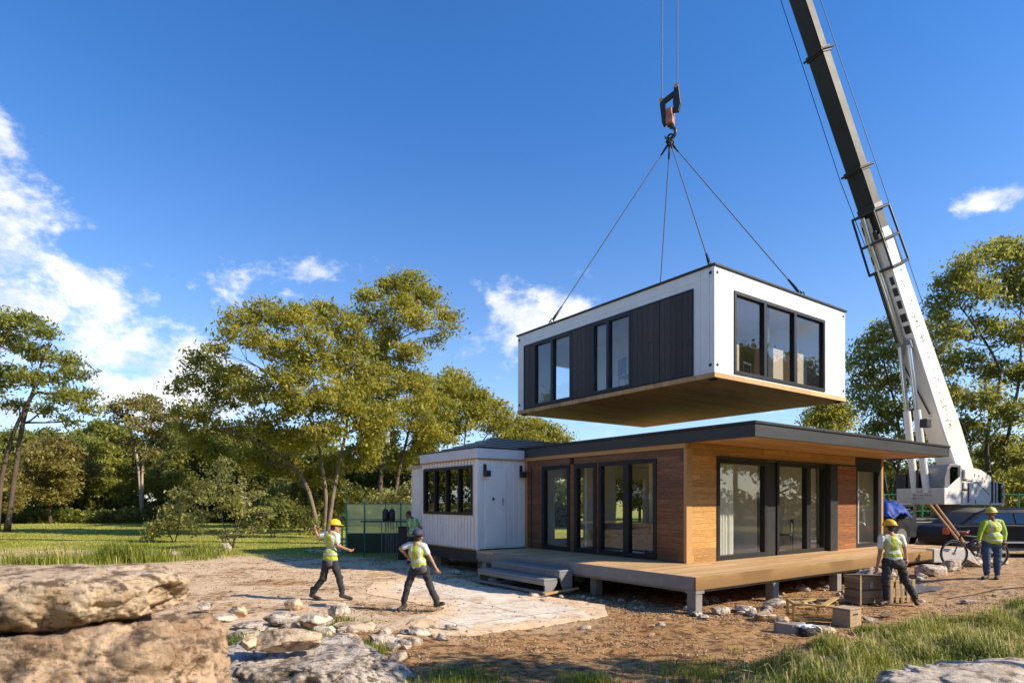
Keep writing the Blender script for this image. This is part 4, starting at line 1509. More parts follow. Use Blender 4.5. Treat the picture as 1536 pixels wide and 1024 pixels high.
def sidepoly(x0, x1):
    def P(x, z):
        t = (z - 1.06) / .46
        return (x, -.84 + .14 * t - .012, z)
    return P
P_ = sidepoly(0, 0)
for nm, pts in (('side_window', [(-1.75, 1.16), (-.35, 1.14), (-.35, 1.50), (-1.30, 1.47)]), ('side_window', [(-.27, 1.14), (1.15, 1.14), (.70, 1.48), (-.27, 1.50)])):
    v_ = [P_(x_, z_) for x_, z_ in pts]
    v2 = [(x_, y_ + .012, z_) for x_, y_, z_ in v_]
    MB().add(v_ + v2, [(0, 1, 2, 3), (7, 6, 5, 4), (0, 4, 5, 1), (1, 5, 6, 2), (2, 6, 7, 3), (3, 7, 4, 0)]).build(nm, glass_mat('car_glass', (.10, .14, .15), 1.6, .8, .10), car)
mr = MB().box(1.0, 1.22, -1.08, -.88, 1.14, 1.28).build('wing_mirror', PAINT, car, bevel=.04, segs=3)
for x_ in (-1.55, 1.6):
    for s_ in (-1, 1):
        w_ = MB().cyl((x_, s_ * .92, .34), (x_, s_ * .70, .34), .34, n=30).build('wheel', M['rubber'], car, bevel=.03)
        mb = MB().cyl((x_, s_ * .925, .34), (x_, s_ * .86, .34), .08, n=16)
        for i in range(5):
            t = i * 1.2566
            mb.beam((x_, s_ * .925, .34), (x_ + .23 * math.cos(t), s_ * .92, .34 + .23 * math.sin(t)), .05, .02, up=(0, 1, 0))
        mb.ring((x_, s_ * .92, .34), (0, 1, 0), .22, .018)
        mb.build('rim', M['steel'], w_)
MB().box(-2.53, -2.30, -.88, -.60, .78, 1.0).build('tail_lamp', pm('lamp_red', (.35, .05, .04), None, 3, .15), car, bevel=.02)
MB().box(2.28, 2.53, -.86, -.55, .64, .8).build('headlight', pm('lamp_clear', (.75, .77, .8), None, 3, .1), car, bevel=.03)
MB().box(-2.0, 1.9, -.925, -.905, .50, .56).build('side_trim', pm('trim_silver', (.4, .4, .45), None, 3, .3), car)
for x_ in (-.9, .5):
    MB().box(x_, x_ + .2, -.925, -.903, .96, .99).build('door_handle', M['steel'], car)

# ------------------------------------------------------------------ bicycle
BY = 17.5
bx0, bx1 = wp(1431, 0, BY).x, wp(1492, 0, BY).x
bzg = gz(13, BY)
bk = thing('bicycle', 'black bicycle with big wheels standing behind the worker in blue jeans', 'bicycle', (bx0, BY, bzg), 0)
W = bx1 - bx0
rw = .40
for x_ in (0, W):
    w_ = MB().ring((x_, 0, rw), (0, 1, 0), rw - .03, .03, 40, 8).build('tyre', M['rubber'], bk, True)
    mb = MB().ring((x_, 0, rw), (0, 1, 0), rw - .065, .012, 40, 6)
    for i in range(18):
        t = i * math.pi / 9
        mb.cyl((x_, (-1) ** i * .02, rw), (x_ + (rw - .07) * math.cos(t), 0, rw + (rw - .07) * math.sin(t)), .0018, n=4)
    mb.cyl((x_, -.05, rw), (x_, .05, rw), .03)
    mb.build('spoked_rim', M['steel'], w_)
mb = MB()
T = lambda a, b, r=.02: mb.cyl(a, b, r, n=10)
bb, hd, hd2, st = (W * .56, 0, .33), (.20, 0, .92), (.16, 0, .80), (W * .72, 0, .86)
T((0, 0, rw), hd2, .016)
T(hd2, (.22, 0, 1.02), .022)
T(hd2, bb, .024)
T(hd, st, .02)
T(bb, (W * .76, 0, .98), .02)
T(st, (W, 0, rw), .014)
T(bb, (W, 0, rw), .014)
mb.build('frame', pm('bike_black', (.02, .02, .022), (.04, .04, .045), 5, .3), bk)
mb = MB()
mb.tube([(.22, -.28, 1.06), (.20, -.12, 1.03), (.20, .12, 1.03), (.22, .28, 1.06)], .016, 8)
mb.build('handlebar', M['steel'], bk)
MB().add(*ico(1, 2, (W * .77, 0, 1.0), (.14, .07, .035))).build('saddle', M['black'], bk, True)
mb = MB().ring((bb[0], -.05, bb[2]), (0, 1, 0), .09, .01, 20, 6)
mb.beam((bb[0], -.08, bb[2]), (bb[0] + .12, -.08, bb[2] - .12), .02, .02)
mb.beam((bb[0], .08, bb[2]), (bb[0] - .12, .08, bb[2] + .12), .02, .02)
mb.beam((bb[0] + .08, -.12, bb[2] - .13), (bb[0] + .17, -.12, bb[2] - .13), .08, .02)
mb.build('crank', M['steel'], bk)
mb = MB()
mb.box(W * .55, W * .95, -.12, .12, .84, .87)
mb.add(*ico(1, 2, (W * .5, 0, .62), (.22, .10, .16)))
mb.build('pannier', M['black'], bk)
MB().add(*ico(1, 2, (.30, -.02, 1.0), (.1, .08, .05))).build('front_lamp', pm('red_paint', (.4, .05, .04), None, 3, .4), bk, True)

# ------------------------------------------------------------------ people
SKIN = pm('skin', (.46, .23, .14), (.38, .18, .10), 14, .55, .1)
SKIND = pm('skin_dark', (.20, .09, .055), (.15, .07, .04), 14, .55, .1)
HAIR = pm('hair', (.02, .014, .01), (.035, .025, .018), 30, .7, .5, stretch=(1, 1, .2))
BOOT = pm('boot', (.025, .02, .017), (.05, .038, .028), 12, .6, .3, dirt=.3)
SHIRT = pm('white_shirt', (.72, .70, .70), (.62, .60, .61), 6, .85, .3)
LIME = pm('lime_shirt', (.34, .46, .05), (.28, .40, .04), 6, .8, .3)
NAVY = pm('navy_cloth', (.035, .045, .075), (.02, .026, .045), 5, .9, .5, dirt=.2)
DARKP = pm('dark_trousers', (.020, .021, .028), (.036, .037, .045), 5, .9, .5, dirt=.25)
JEAN = pm('blue_jeans', (.035, .065, .135), (.06, .10, .19), 5, .9, .5)


def vest_mat(name, xc, yaw, bands, straps, base=(.60, .66, .03)):
    m, nt, out = new_mat(name)
    k = NT(nt)
    co = k.coords()
    mp = k.n('Mapping')
    k.put(mp.inputs['Vector'], co)
    mp.inputs['Location'].default_value = (-xc[0], -xc[1], 0)
    mp2 = k.n('Mapping')
    k.put(mp2.inputs['Vector'], mp.outputs[0])
    mp2.inputs['Rotation'].default_value = (0, 0, -yaw)
    s = k.sep(mp2.outputs[0])
    tot = 0.0
    for z0, z1 in bands:
        tot = k.math('MAXIMUM', tot, k.math('MULTIPLY', k.math('GREATER_THAN', s[2], z0), k.math('LESS_THAN', s[2], z1)))
    ax = k.math('ABSOLUTE', s[0])
    tot = k.math('MAXIMUM', tot, k.math('MULTIPLY', k.math('MULTIPLY', k.math('GREATER_THAN', ax, straps[0]), k.math('LESS_THAN', ax, straps[1])), k.math('GREATER_THAN', s[2], bands[-1][1])))
    n1 = k.noise(co, 7, 5, .65, .5)
    c = k.mix(k.ramp(n1, [(.35, 0.), (.65, 1.)]), base, tuple(x * .72 for x in base))
    c = k.mix(tot, c, (.52, .54, .50))
    h = k.math('ADD', n1, k.math('MULTIPLY', tot, .1))
    k.bsdf(out, c, .7, 0, k.bump(h, .7, .04), .3)
    return m


def hard_hat(parent, c, fdir, mat_, tilt=0.0, s=1.0):
    """dome with centre ridge and a brim longer in front"""
    yaw = math.atan2(fdir[1], fdir[0])
    rot = Matrix.Rotation(yaw, 4, 'Z') @ Matrix.Rotation(tilt, 4, 'Y')
    vs, fs = [], []
    n, mrow = 28, 9
    for j in range(mrow):
        t = j / (mrow - 1) * math.pi / 2
        for i in range(n):
            a = 2 * math.pi * i / n
            rr = math.cos(t)
            ridge = .006 if abs(math.sin(a)) < .25 else 0
            vs.append((math.cos(a) * rr * .145, math.sin(a) * rr * .118, math.sin(t) * (.125 + ridge)))
    for j in range(mrow - 1):
        for i in range(n):
            fs.append((j * n + i, j * n + (i + 1) % n, (j + 1) * n + (i + 1) % n, (j + 1) * n + i))
    fs.append(tuple((mrow - 1) * n + i for i in range(n)))
    bot = tuple(reversed(range(n)))
    fs.append(bot)
    def tf(v): return tuple(Vector(c) + (rot @ Vector(v)) * s)
    o = MB().add([tf(v) for v in vs], fs).build('hard_hat', mat_, parent, True)
    vs, fs = [], []
    for z_ in (-.006, .006):
        for i in range(n):
            a = 2 * math.pi * i / n
            e = .165 + (.045 * max(0, math.cos(a)) ** 2)
            vs.append((math.cos(a) * e, math.sin(a) * .138, z_ - .012 * max(0, math.cos(a)) ** 2))
    fs = [tuple(reversed(range(n))), tuple(range(n, 2 * n))] + [(i, (i + 1) % n, (i + 1) % n + n, i + n) for i in range(n)]
    MB().add([tf(v) for v in vs], fs).build('brim', mat_, o, True)
    return o


def person(label, Y, J, head, fdir, trous, shirt, sleeves, vest=None, hat=None, hat_tilt=0.0, hat_s=1.0, skin=None, fat=1.0, build=1.0, belly=0.0, twist=0.0, extra=None, vb=None, curl=.6, sleeve_len=.62, glove=None):
    skin = skin or SKIN
    root = None
    P = {}
    for key, v in J.items():
        P[key] = wp(v[0], v[1], Y + (v[2] if len(v) > 2 else 0.0))
    hx, hy, hd_ = head
    hc = wp(hx, hy, Y + hd_)
    gx_ = (P['footL'].x + P['footR'].x) / 2
    base = Vector((gx_, Y, 0))
    low = min(P['footL'].z, P['footR'].z)
    gzv = gz(base.x, base.y)
    rp = Vector((base.x, base.y, gzv))
    root = thing('person', label, 'person', rp)
    for key in P: P[key] = P[key] - rp
    hc = hc - rp
    f = Vector((fdir[0], fdir[1], 0)).normalized()
    sL, sR, hL, hR = P['shL'], P['shR'], P['hipL'], P['hipR']
    neck = (sL + sR) / 2 + Vector((0, 0, .05))
    pel = (hL + hR) / 2
    chest = (sL + sR) / 2 - Vector((0, 0, .13))
    waist = chest.lerp(pel, .62)
    sd = (sR - sL)
    yaw = math.atan2(sd.y, sd.x) if sd.length > .01 else 0
    b = build
    hyaw = math.atan2(f.y, f.x)
    HR_ = Matrix.Rotation(hyaw, 3, 'Z')
    def hp(x, y, z): return hc + HR_ @ Vector((x, y, z))
    # --- body: head with face, neck, torso, limbs, hands
    balls = [(hp(0, 0, .02), (.088, .078, .112), (0, 0, hyaw)), (hp(.03, 0, -.06), (.055, .052, .058), (0, 0, hyaw)), (hp(.095, 0, -.012), (.022, .013, .024), (0, 0, hyaw)),
             (hp(.07, 0, -.055), (.028, .026, .014), (0, 0, hyaw)), (hp(.068, 0, .035), (.025, .05, .012), (0, 0, hyaw)), (hp(.055, 0, -.10), .026),
             (hp(0, .082, -.01), (.02, .012, .032), (0, 0, hyaw)), (hp(0, -.082, -.01), (.02, .012, .032), (0, 0, hyaw)),
             (chest, (.15 * b, .10 * b, .17), (0, 0, yaw)), (waist, (.13 * b, .09 * b, .14), (0, 0, yaw)), (pel, (.14 * b, .10 * b, .11), (0, 0, yaw))]
    cones = [(hc + Vector((0, 0, -.05)), neck, .052, .058), (neck, chest, .07, .1), (sL, sR, .055, .055),
             (sL, P['elL'], .048 * b, .040 * b), (P['elL'], P['haL'], .040 * b, .026), (sR, P['elR'], .048 * b, .040 * b), (P['elR'], P['haR'], .040 * b, .026),
             (hL, P['knL'], .07, .05), (P['knL'], P['anL'], .05, .035), (hR, P['knR'], .07, .05), (P['knR'], P['anR'], .05, .035)]
    for s_, e_, h_ in (('L', 'elL', 'haL'), ('R', 'elR', 'haR')):
        d = (P[h_] - P[e_]).normalized()
        side = d.cross(f).normalized() if abs(d.dot(f)) < .95 else Vector((0, 0, 1))
        inn = side.cross(d).normalized()
        wv = side
        pc = P[h_] + d * .05
        balls.append((pc, (.038, .038, .032)))
        cones.append((P[h_], P[h_] + d * .075, .024, .030))
        for q, ln in zip((-1.5, -.5, .5, 1.5), (.062, .078, .082, .068)):
            r0 = P[h_] + d * .09 + wv * q * .019
            m1 = r0 + (d * math.cos(curl * .7) + inn * math.sin(curl * .7)) * ln * .55
            m2 = m1 + (d * math.cos(curl * 1.7) + inn * math.sin(curl * 1.7)) * ln * .5
            cones.append((r0 - d * .02, m1, .0095, .009))
            cones.append((m1, m2, .009, .0075))
        tb = P[h_] + d * .035 - wv * .028
        cones.append((tb, tb + (d * .6 - wv * .6 + inn * .35).normalized() * .045, .012, .0105))
        cones.append((tb + (d * .6 - wv * .6 + inn * .35).normalized() * .045, tb + (d * .6 - wv * .6 + inn * .35).normalized() * .045 + (d + inn * .3).normalized() * .03, .0105, .008))
    body = soft('body', balls, cones, .0075, [skin], root, 2)
    # eyes, hair
    hr = soft('hair', [(hp(-.012, 0, .035), (.094, .086, .108), (0, 0, hyaw)), (hp(-.045, 0, -.02), (.055, .074, .06), (0, 0, hyaw))], [], .012, [HAIR], root, 1)
    mb = MB()
    for s_ in (-1, 1):
        mb.add(*ico(1, 1, hp(.078, s_ * .030, .018), (.011, .011, .008)))
    mb.build('eyes', M['black'], root, True)
    # trousers
    t = fat
    fl = lambda a, b_, q: a.lerp(b_, q)
    cn = []
    for h_, kn, an in (('hipL', 'knL', 'anL'), ('hipR', 'knR', 'anR')):
        cn += [(P[h_], P[kn], .098 * t, .074 * t), (P[kn], P[an] + (P[kn] - P[an]) * .08, .074 * t, .062 * t)]
        mid = P[kn] + f * .012
        cn.append((mid, mid + Vector((0, 0, -.02)), .078 * t, .076 * t))
    tb = [(pel + Vector((0, 0, .03)), (.165 * t * b, .128 * t, .13), (0, 0, yaw)), (pel - f * .035 - Vector((0, 0, .04)), (.15 * t * b, .11 * t, .10), (0, 0, yaw))]
    tr_ = soft('trousers', tb, cn, .013, [trous], root, 2)
    for v in tr_.data.vertices:
        q = Vector((v.co.x * 8, v.co.y * 8, v.co.z * 17))
        v.co += Vector((noise.noise(q), noise.noise(q + Vector((5, 0, 0))), 0)) * .017
    # belt
    # shirt with sleeves
    cn = [(neck - Vector((0, 0, .02)), chest, .072, .11 * b), (sL, sR, .070, .070)]
    for s_, e_ in ((sL, P['elL']), (sR, P['elR'])):
        cn.append((s_, s_.lerp(e_, sleeve_len), .070 * b, .062 * b))
    bl = [(chest, (.178 * b, .118 * b, .17), (0, 0, yaw)), (waist, (.158 * b + belly * .4, .112 * b + belly, .15), (0, 0, yaw)), (waist.lerp(pel, .5), (.158 * b + belly * .4, .112 * b + belly * .8, .12), (0, 0, yaw))]
    sh = soft('shirt', bl, cn, .012, [shirt], root, 2)
    if sleeves is not None:
        cn = []
        for s_, e_, h_ in ((sL, 'elL', 'haL'), (sR, 'elR', 'haR')):
            cn += [(s_.lerp(P[e_], sleeve_len - .05), P[e_], .056 * b, .052 * b), (P[e_], P[e_].lerp(P[h_], .82), .052 * b, .038 * b)]
        soft('long_sleeves', [], cn, .012, [sleeves], root, 1)
    if vest is not None:
        sh_in = sd.normalized() * .05
        bl = [(chest, (.192 * b, .134 * b, .175), (0, 0, yaw)), (waist, (.176 * b + belly * .42, .130 * b + belly, .16), (0, 0, yaw)), (waist.lerp(pel, .55), (.178 * b + belly * .4, .134 * b + belly * .8, .12), (0, 0, yaw))]
        cn = [(sL + sh_in + Vector((0, 0, .012)), sR - sh_in + Vector((0, 0, .012)), .070, .070), (neck + Vector((0, 0, -.04)), chest, .07, .12 * b)]
        zc = chest.z
        vm = vest_mat('vest_' + str(len(bpy.data.materials)), (chest.x, chest.y), yaw, vb or ((zc - .32, zc - .27), (zc - .20, zc - .15)), (.06, .125), vest)
        vv = soft('vest', bl, cn, .012, [vm], root, 2)
        for v in vv.data.vertices:
            q = v.co * 11
            v.co += Vector((noise.noise(q), noise.noise(q + Vector((5, 0, 0))), 0)) * .016
    for a, ft in (('anL', 'footL'), ('anR', 'footR')):
        A, Ft = P[a], P[ft]
        d = Ft - A
        heel = A + Vector((0, 0, -.05)) - Vector((d.x, d.y, 0)).normalized() * .03 if Vector((d.x, d.y, 0)).length > .02 else A + Vector((0, 0, -.05))
        soft('boot', [(Ft, (.052, .048, .042)), (heel, .048)], [(A + Vector((0, 0, .10)), A, .052, .05), (A, heel, .05, .047), (heel, Ft, .046, .043)], .012, [BOOT], root, 1)
    if hat is not None:
        hard_hat(root, hp(-.005, 0, .055), (f.x, f.y), hat, hat_tilt, hat_s)
    if extra: extra(root, P, hp, f, pel)
    return root


YEL = pm('hat_yellow', (.80, .50, .02), (.74, .44, .02), 4, .3, .03)
YEL2 = pm('hat_lime', (.62, .60, .12), (.55, .52, .10), 4, .4, .05)
NAVYC = pm('hat_navy', (.025, .025, .05), (.04, .04, .07), 6, .7, .2)
GREYP = pm('grey_pouch', (.16, .145, .14), (.11, .10, .10), 8, .9, .4)
HV = (.50, .56, .05)


def pouch(x, z, y=-.115):
    def fn(root, P, hp, f, pel):
        c = pel + Vector((x, y, z))
        o = MB().add(*ico(1, 3, (0, 0, 0), (.075, .03, .085))).build('tool_pouch', GREYP, root, True)
        o.location = c
        o.rotation_euler = (0, R(12), 0)
        MB().tube([(.05, .0, .07), (.075, .0, -.03), (.03, .0, -.15)], .008, 6).build('tool_strap', M['rubber'], o)
    return fn


person('worker in yellow hard hat and lime vest striding with one arm raised on the yard', 13.6,
       dict(shL=(488.5, 799.5, .02), shR=(505.5, 803, -.06), elL=(477, 804, -.02), haL=(473.5, 796.5, -.05), elR=(506.5, 818, -.12), haR=(521, 823.5, -.10),
            hipL=(489.5, 843, .02), hipR=(501, 843, -.04), knL=(485, 866, .0), knR=(508.5, 865, -.05), anL=(468.5, 889, .05), anR=(513.5, 889, -.02),
            footL=(479, 897.5, .0), footR=(526, 897, .0)), (502.5, 790.0, 0), (.9, .45), DARKP, SHIRT, None, HV, YEL, .03, .96, fat=1.0, build=.98, extra=pouch(.02, .0), curl=1.0)
person('worker in navy cap and lime vest walking with hand on hip over slabs', 12.32,
       dict(shL=(614, 817, .02), shR=(636, 819, -.05), elL=(600.5, 822, .0), haL=(612, 834.5, .08), elR=(644.5, 834, -.05), haR=(653.5, 851, -.05),
            hipL=(621.5, 852, .0), hipR=(638, 852, -.02), knL=(612, 876.5, .0), knR=(645, 878.5, -.02), anL=(605.5, 904, .02), anR=(655.5, 903, .0),
            footL=(598.5, 913.5, -.04), footR=(664, 904.5, -.02)), (627.5, 805.5, 0), (.35, .9), DARKP, SHIRT, None, HV, NAVYC, .0, 1.0, fat=.96, build=.92, extra=pouch(.08, .0), curl=.8)
person('worker in yellow hard hat seen from behind beside the brown tool crate', 12.95,
       dict(shL=(1322.5, 806, .02), shR=(1351, 805.5, -.02), elL=(1320, 828, .02), haL=(1315.5, 850, .0), elR=(1357.5, 822, -.05), haR=(1359.5, 838, -.10),
            hipL=(1331, 842, .0), hipR=(1350, 842, .0), knL=(1329, 869, -.03), knR=(1357, 868, .02), anL=(1330, 898, .0), anR=(1373, 896.5, .03),
            footL=(1321, 905, -.05), footR=(1375.5, 905, -.03)), (1334, 791, 0), (-.35, .93), DARKP, SHIRT, None, HV, YEL, .03, 1.0, fat=1.1, build=1.06, extra=pouch(.10, -.03), curl=.7)
person('stout worker in lime shirt and vest with blue jeans standing in front of the bicycle', 15.15,
       dict(shL=(1476.5, 783, .0), shR=(1500, 783, .0), elL=(1470.5, 799, -.02), haL=(1467.5, 811.5, -.05), elR=(1507, 799, -.02), haR=(1506.5, 811.5, -.08),
            hipL=(1480, 814, 0), hipR=(1496, 814, 0), knL=(1479.5, 839, -.03), knR=(1496, 839, -.03), anL=(1480, 861, 0), anR=(1495.5, 861, 0),
            footL=(1475, 866, -.12), footR=(1494.5, 866.5, -.14)), (1487, 770.5, -.03), (-.75, -.65), JEAN, LIME, LIME, (.56, .66, .03), YEL2, .05, .95, skin=SKIND, fat=1.12, build=1.12, belly=.05, curl=.7, sleeve_len=.7)
def shift_px(J):
    return {k_: (617 + (v[0] - 622) * 1.12, 765 + (v[1] - 758) * 1.16) + tuple(v[2:]) for k_, v in J.items()}


person('dark haired worker in green vest leaning on the far end of the cabin', 21.6,
       shift_px(dict(shL=(618.5, 770.5, .0), shR=(628.5, 771, .0), elL=(617, 780, -.05), haL=(619, 789, -.1), elR=(632.5, 779, -.05), haR=(638, 782.5, -.05),
            hipL=(620, 793, 0), hipR=(627, 793, 0), knL=(619.5, 807, -.03), knR=(627, 807, -.03), anL=(619, 822, 0), anR=(627, 822, 0),
            footL=(617.5, 825, -.1), footR=(626, 825, -.1))), (612.5, 771.5, 0), (-.8, -.3), DARKP, pm('green_shirt', (.12, .42, .10), None, 6, .8, .3), None, (.25, .62, .10), None, skin=SKIND, build=1.05, curl=.6)

# ------------------------------------------------------------------ rocks
RM1 = rock_mat('rock_warm', (.74, .56, .38), (.50, .33, .19), (.16, .10, .06), 3.0, bump=1.0, crack=.8)
RM2 = rock_mat('rock_grey', (.62, .53, .44), (.42, .34, .27), (.14, .11, .09), 3.0, bump=1.0, crack=.8)
RM5 = rock_mat('rock_brown', (.60, .43, .28), (.40, .26, .155), (.13, .085, .055), 2.6)
RM3 = rock_mat('rock_pale', (.66, .56, .44), (.50, .40, .30), (.22, .165, .12), 3.5, bump=.7, crack=.3)
RM4 = rock_mat('rock_tan', (.66, .50, .34), (.50, .35, .21), (.20, .14, .09), 3.0, bump=.6, crack=.3)


def rock(name, label, loc, size, seed, mat_, sub=4, rough=.16, planes=9, group=None, rz=0.0, detail=1.0, tilt=(0, 0), parent=None, boxy=1.0, strata=.45, sharp=False):
    rs = random.Random(seed)
    bm = bmesh.new()
    bmesh.ops.create_icosphere(bm, subdivisions=sub, radius=1.0)
    pl = []
    for i in range(planes):
        n = Vector((rs.uniform(-1, 1), rs.uniform(-1, 1), rs.uniform(-1, 1))).normalized()
        pl.append((n, rs.uniform(.55, .82) if sharp else rs.uniform(.62, .86)))
    pl.append((Vector((rs.uniform(-.12, .12), rs.uniform(-.12, .12), 1)).normalized(), .72))
    o3 = Vector((seed * 3.1, seed * 1.7, seed * .9))
    for v in bm.verts:
        p = Vector([math.copysign(abs(c_) ** boxy, c_) for c_ in v.co])
        for n, d in pl:
            e = p.dot(n) - d
            if e > 0: p -= n * e * .93
        q = Vector((p.x * size[0], p.y * size[1], p.z * size[2])) / max(size)
        nrm = v.co.normalized()
        d = rough * noise.fractal(q * 1.8 + o3, 1.0, 2.0, 3)
        r = 1 - abs(noise.noise(q * 4.2 + o3))
        d -= rough * .42 * r ** 5 * 1.4
        ter = q.z * 9 + 1.3 * noise.noise(q * 2.2 + o3)
        d += rough * .30 * (abs((ter % 1.0) - .5) * 2 - .5) * strata
        if detail > 1.1:
            d += rough * .22 * (abs(noise.noise(q * 13 + o3)) - .25) + rough * .12 * noise.noise(q * 29 + o3)
        d += rough * .30 * noise.fractal(q * 7.0 + o3, .9, 2.1, 5) * detail
        p += nrm * d
        v.co = Vector((p.x * size[0], p.y * size[1], p.z * size[2]))
    me = bpy.data.meshes.new(name)
    bm.to_mesh(me)
    bm.free()
    o = link(name, me, mat_, parent, not sharp)
    o.location = loc
    o.rotation_euler = (tilt[0], tilt[1], rz)
    if label: tag(o, label, 'rock', group)
    return o


rock('boulder', 'big pale boulder balanced on top of the rock stack by the camera', (-3.42, 4.1, 1.575), (1.20, .50, .22), 29, RM1, 7, .13, 0, rz=.03, boxy=.72, detail=1.3, strata=.12)
rock('boulder', 'large dark brown boulder carrying the pale one in the rock stack', (-3.16, 4.2, .80), (1.18, .72, .78), 36, RM5, 7, .12, 2, boxy=.6, detail=1.3, strata=.15)
rock('boulder', 'brown foot boulder in front of the rock stack at the very corner', (-3.15, 3.35, .55), (.72, .45, .80), 44, RM1, 5, .15, 8)
rock('boulder', 'broad weathered flat boulder lying in front of the paved yard', (-2.45, 7.35, .14), (1.18, .80, .40), 53, RM2, 7, .14, 2, rz=-.05, boxy=.62, detail=1.4, strata=.25)
rock('boulder', 'smooth pale boulder in the grass at the bottom right', (4.95, 5.75, .26), (1.55, .80, .42), 63, RM3, 6, .14, 2, rz=.05, boxy=.7, detail=1.3)
RK = [('flat grey slab stone tilted behind the angular block', 394, 450, 915, 944, RM2), ('cracked pale stone right of the grey slab stone', 448, 499, 917, 948, RM3), ('yellowish broken ledge behind the flat boulder', 499, 561, 931, 951, RM4),
      ('flat ledge stone at the right end of the flat boulder', 548, 602, 946, 969, RM3), ('upright pale stone with a dark face standing alone behind the rocks', 494, 528, 901, 931, RM3), ('brown stone with a grass tuft behind the worker shadow', 428, 454, 895, 918, RM4),
      ('pointed tan stone on the left of the small rocks', 340, 369, 907, 929, RM4), ('low grey stone beside the rock stack', 296, 320, 903, 922, RM2), ('grey stone in the weeds between the rock stack and the flat boulder', 350, 396, 932, 948, RM2),
      ('pale stone just left of the weeds by the rock stack', 311, 354, 921, 938, RM3), ('broad pale stone left of the angular block', 332, 390, 942, 976, RM3), ('white lime stone on the grass edge behind the yard', 332, 347, 814, 829, RM3),
      ('big round white stone lying before the deck post', 1065, 1093, 908, 924, RM3), ('white lump of rubble on the heap by the second post', 1146, 1176, 896, 916, RM3), ('tan flat stone at the foot of the rubble heap', 1132, 1170, 918, 934, RM4),
      ('brown stone right of the tan flat stone', 1166, 1184, 922, 936, RM4), ('grey stone left of the big round white stone', 1036, 1056, 916, 926, RM2), ('pale stone between round stone and rubble heap', 1100, 1130, 906, 921, RM3), ('white flake stone on the open soil', 1440, 1462, 902, 910, RM3),
      ('white angular stone just right of the small box', 1296, 1313, 926, 936, RM3), ('long brown stone in front of the broken crate', 1222, 1256, 936, 950, RM4), ('orange stone in the shade of the cabin', 672, 695, 852, 862, RM4), ('pale flat stone at the foot of the deck corner post', 1046, 1062, 922, 930, RM3),
      ('grey stone at the near edge of the slabs', 600, 618, 944, 953, RM2), ('low brown stone on the soil in front of the slabs', 868, 886, 936, 944, RM4)]
for i, (lb, x0_, x1_, yt_, yb_, mt) in enumerate(RK):
    Y_ = HC * F / (yb_ - HY - 2)
    w_, h_ = (x1_ - x0_) / F * Y_, (yb_ - yt_) / F * Y_
    dd = .38 * w_
    h_ = max(.05, h_ * 1.05 - .12 * w_)
    p = wp((x0_ + x1_) / 2, 0, Y_ + dd)
    rock('rock', lb, (p.x, p.y, gz(p.x, p.y) + h_ * .42), (w_ * .56, dd * 1.1, h_ * .66), 100 + i * 7, mt, 4, .05, 13, rz=(i * .37) % .5 - .25, boxy=.75, strata=.2, sharp=True)
for i, (lb, px_, py_, Y_, sz, mt, rz_, zz) in enumerate((('long angular block resting across the flat boulder', 432, 0, 7.05, (.38, .16, .15), RM4, .15, .63), ('small round tan stone against the end of the angular block', 374, 0, 6.95, (.12, .12, .115), RM4, .3, .60),
      ('small grey stone at the bottom right corner', 1534, 0, 6.6, (.15, .15, .12), RM2, .3, .36), ('big pale broken rock under the deck end', 1392, 0, 16.3, (.42, .3, .24), RM3, .1, None), ('second pale broken rock right under the deck end', 1425, 0, 16.9, (.35, .3, .24), RM3, .8, None),
      ('orange brown stone seen through the front bicycle wheel', 1434, 0, 18.1, (.3, .2, .16), RM4, .4, None), ('long pale stone between the bicycle wheels', 1463, 0, 18.0, (.38, .22, .19), RM3, .2, None))):
    p = wp(px_, 0, Y_)
    rock('rock', lb, (p.x, p.y, zz if zz else gz(p.x, p.y) + sz[2] * .5), sz, 400 + i * 7, mt, 4, .05, 12, rz=rz_, boxy=.62, strata=.2, sharp=True)
# rubble: prototypes copied
protos = [rock('rubble_stone', None, (0, 0, -50), (.11, .085, .06), 300 + i, (RM3, RM2, RM4, RM3, RM3)[i % 5], 3, .06, 12, sharp=True) for i in range(9)]
for o in protos: bpy.data.objects.remove(o) if False else None
rsd = random.Random(17)
zones = [  # label, n, polygon centre line (h-frame or world), spread, scale
    ('pale rubble stone in the shade beneath the deck', 44, 'deck', .9, 1.25),
    ('pale rubble stone on the heap in front of the deck posts', 58, 'heap', .35, 1.2),
    ('loose stone scattered on the open brown soil', 46, 'soil', 1.0, .6),
    ('pale stone in the stony strip between slabs and deck', 34, 'strip', .3, .8),
    ('pale stone in the row along the far edge of the sandy yard', 26, 'edge', .4, 1.5),
    ('pale broken stone piled below the deck end', 26, 'end', .4, 1.7),
    ('small stone among the rocks beside the flat boulder', 62, 'front', .4, 1.5)]
first = {}
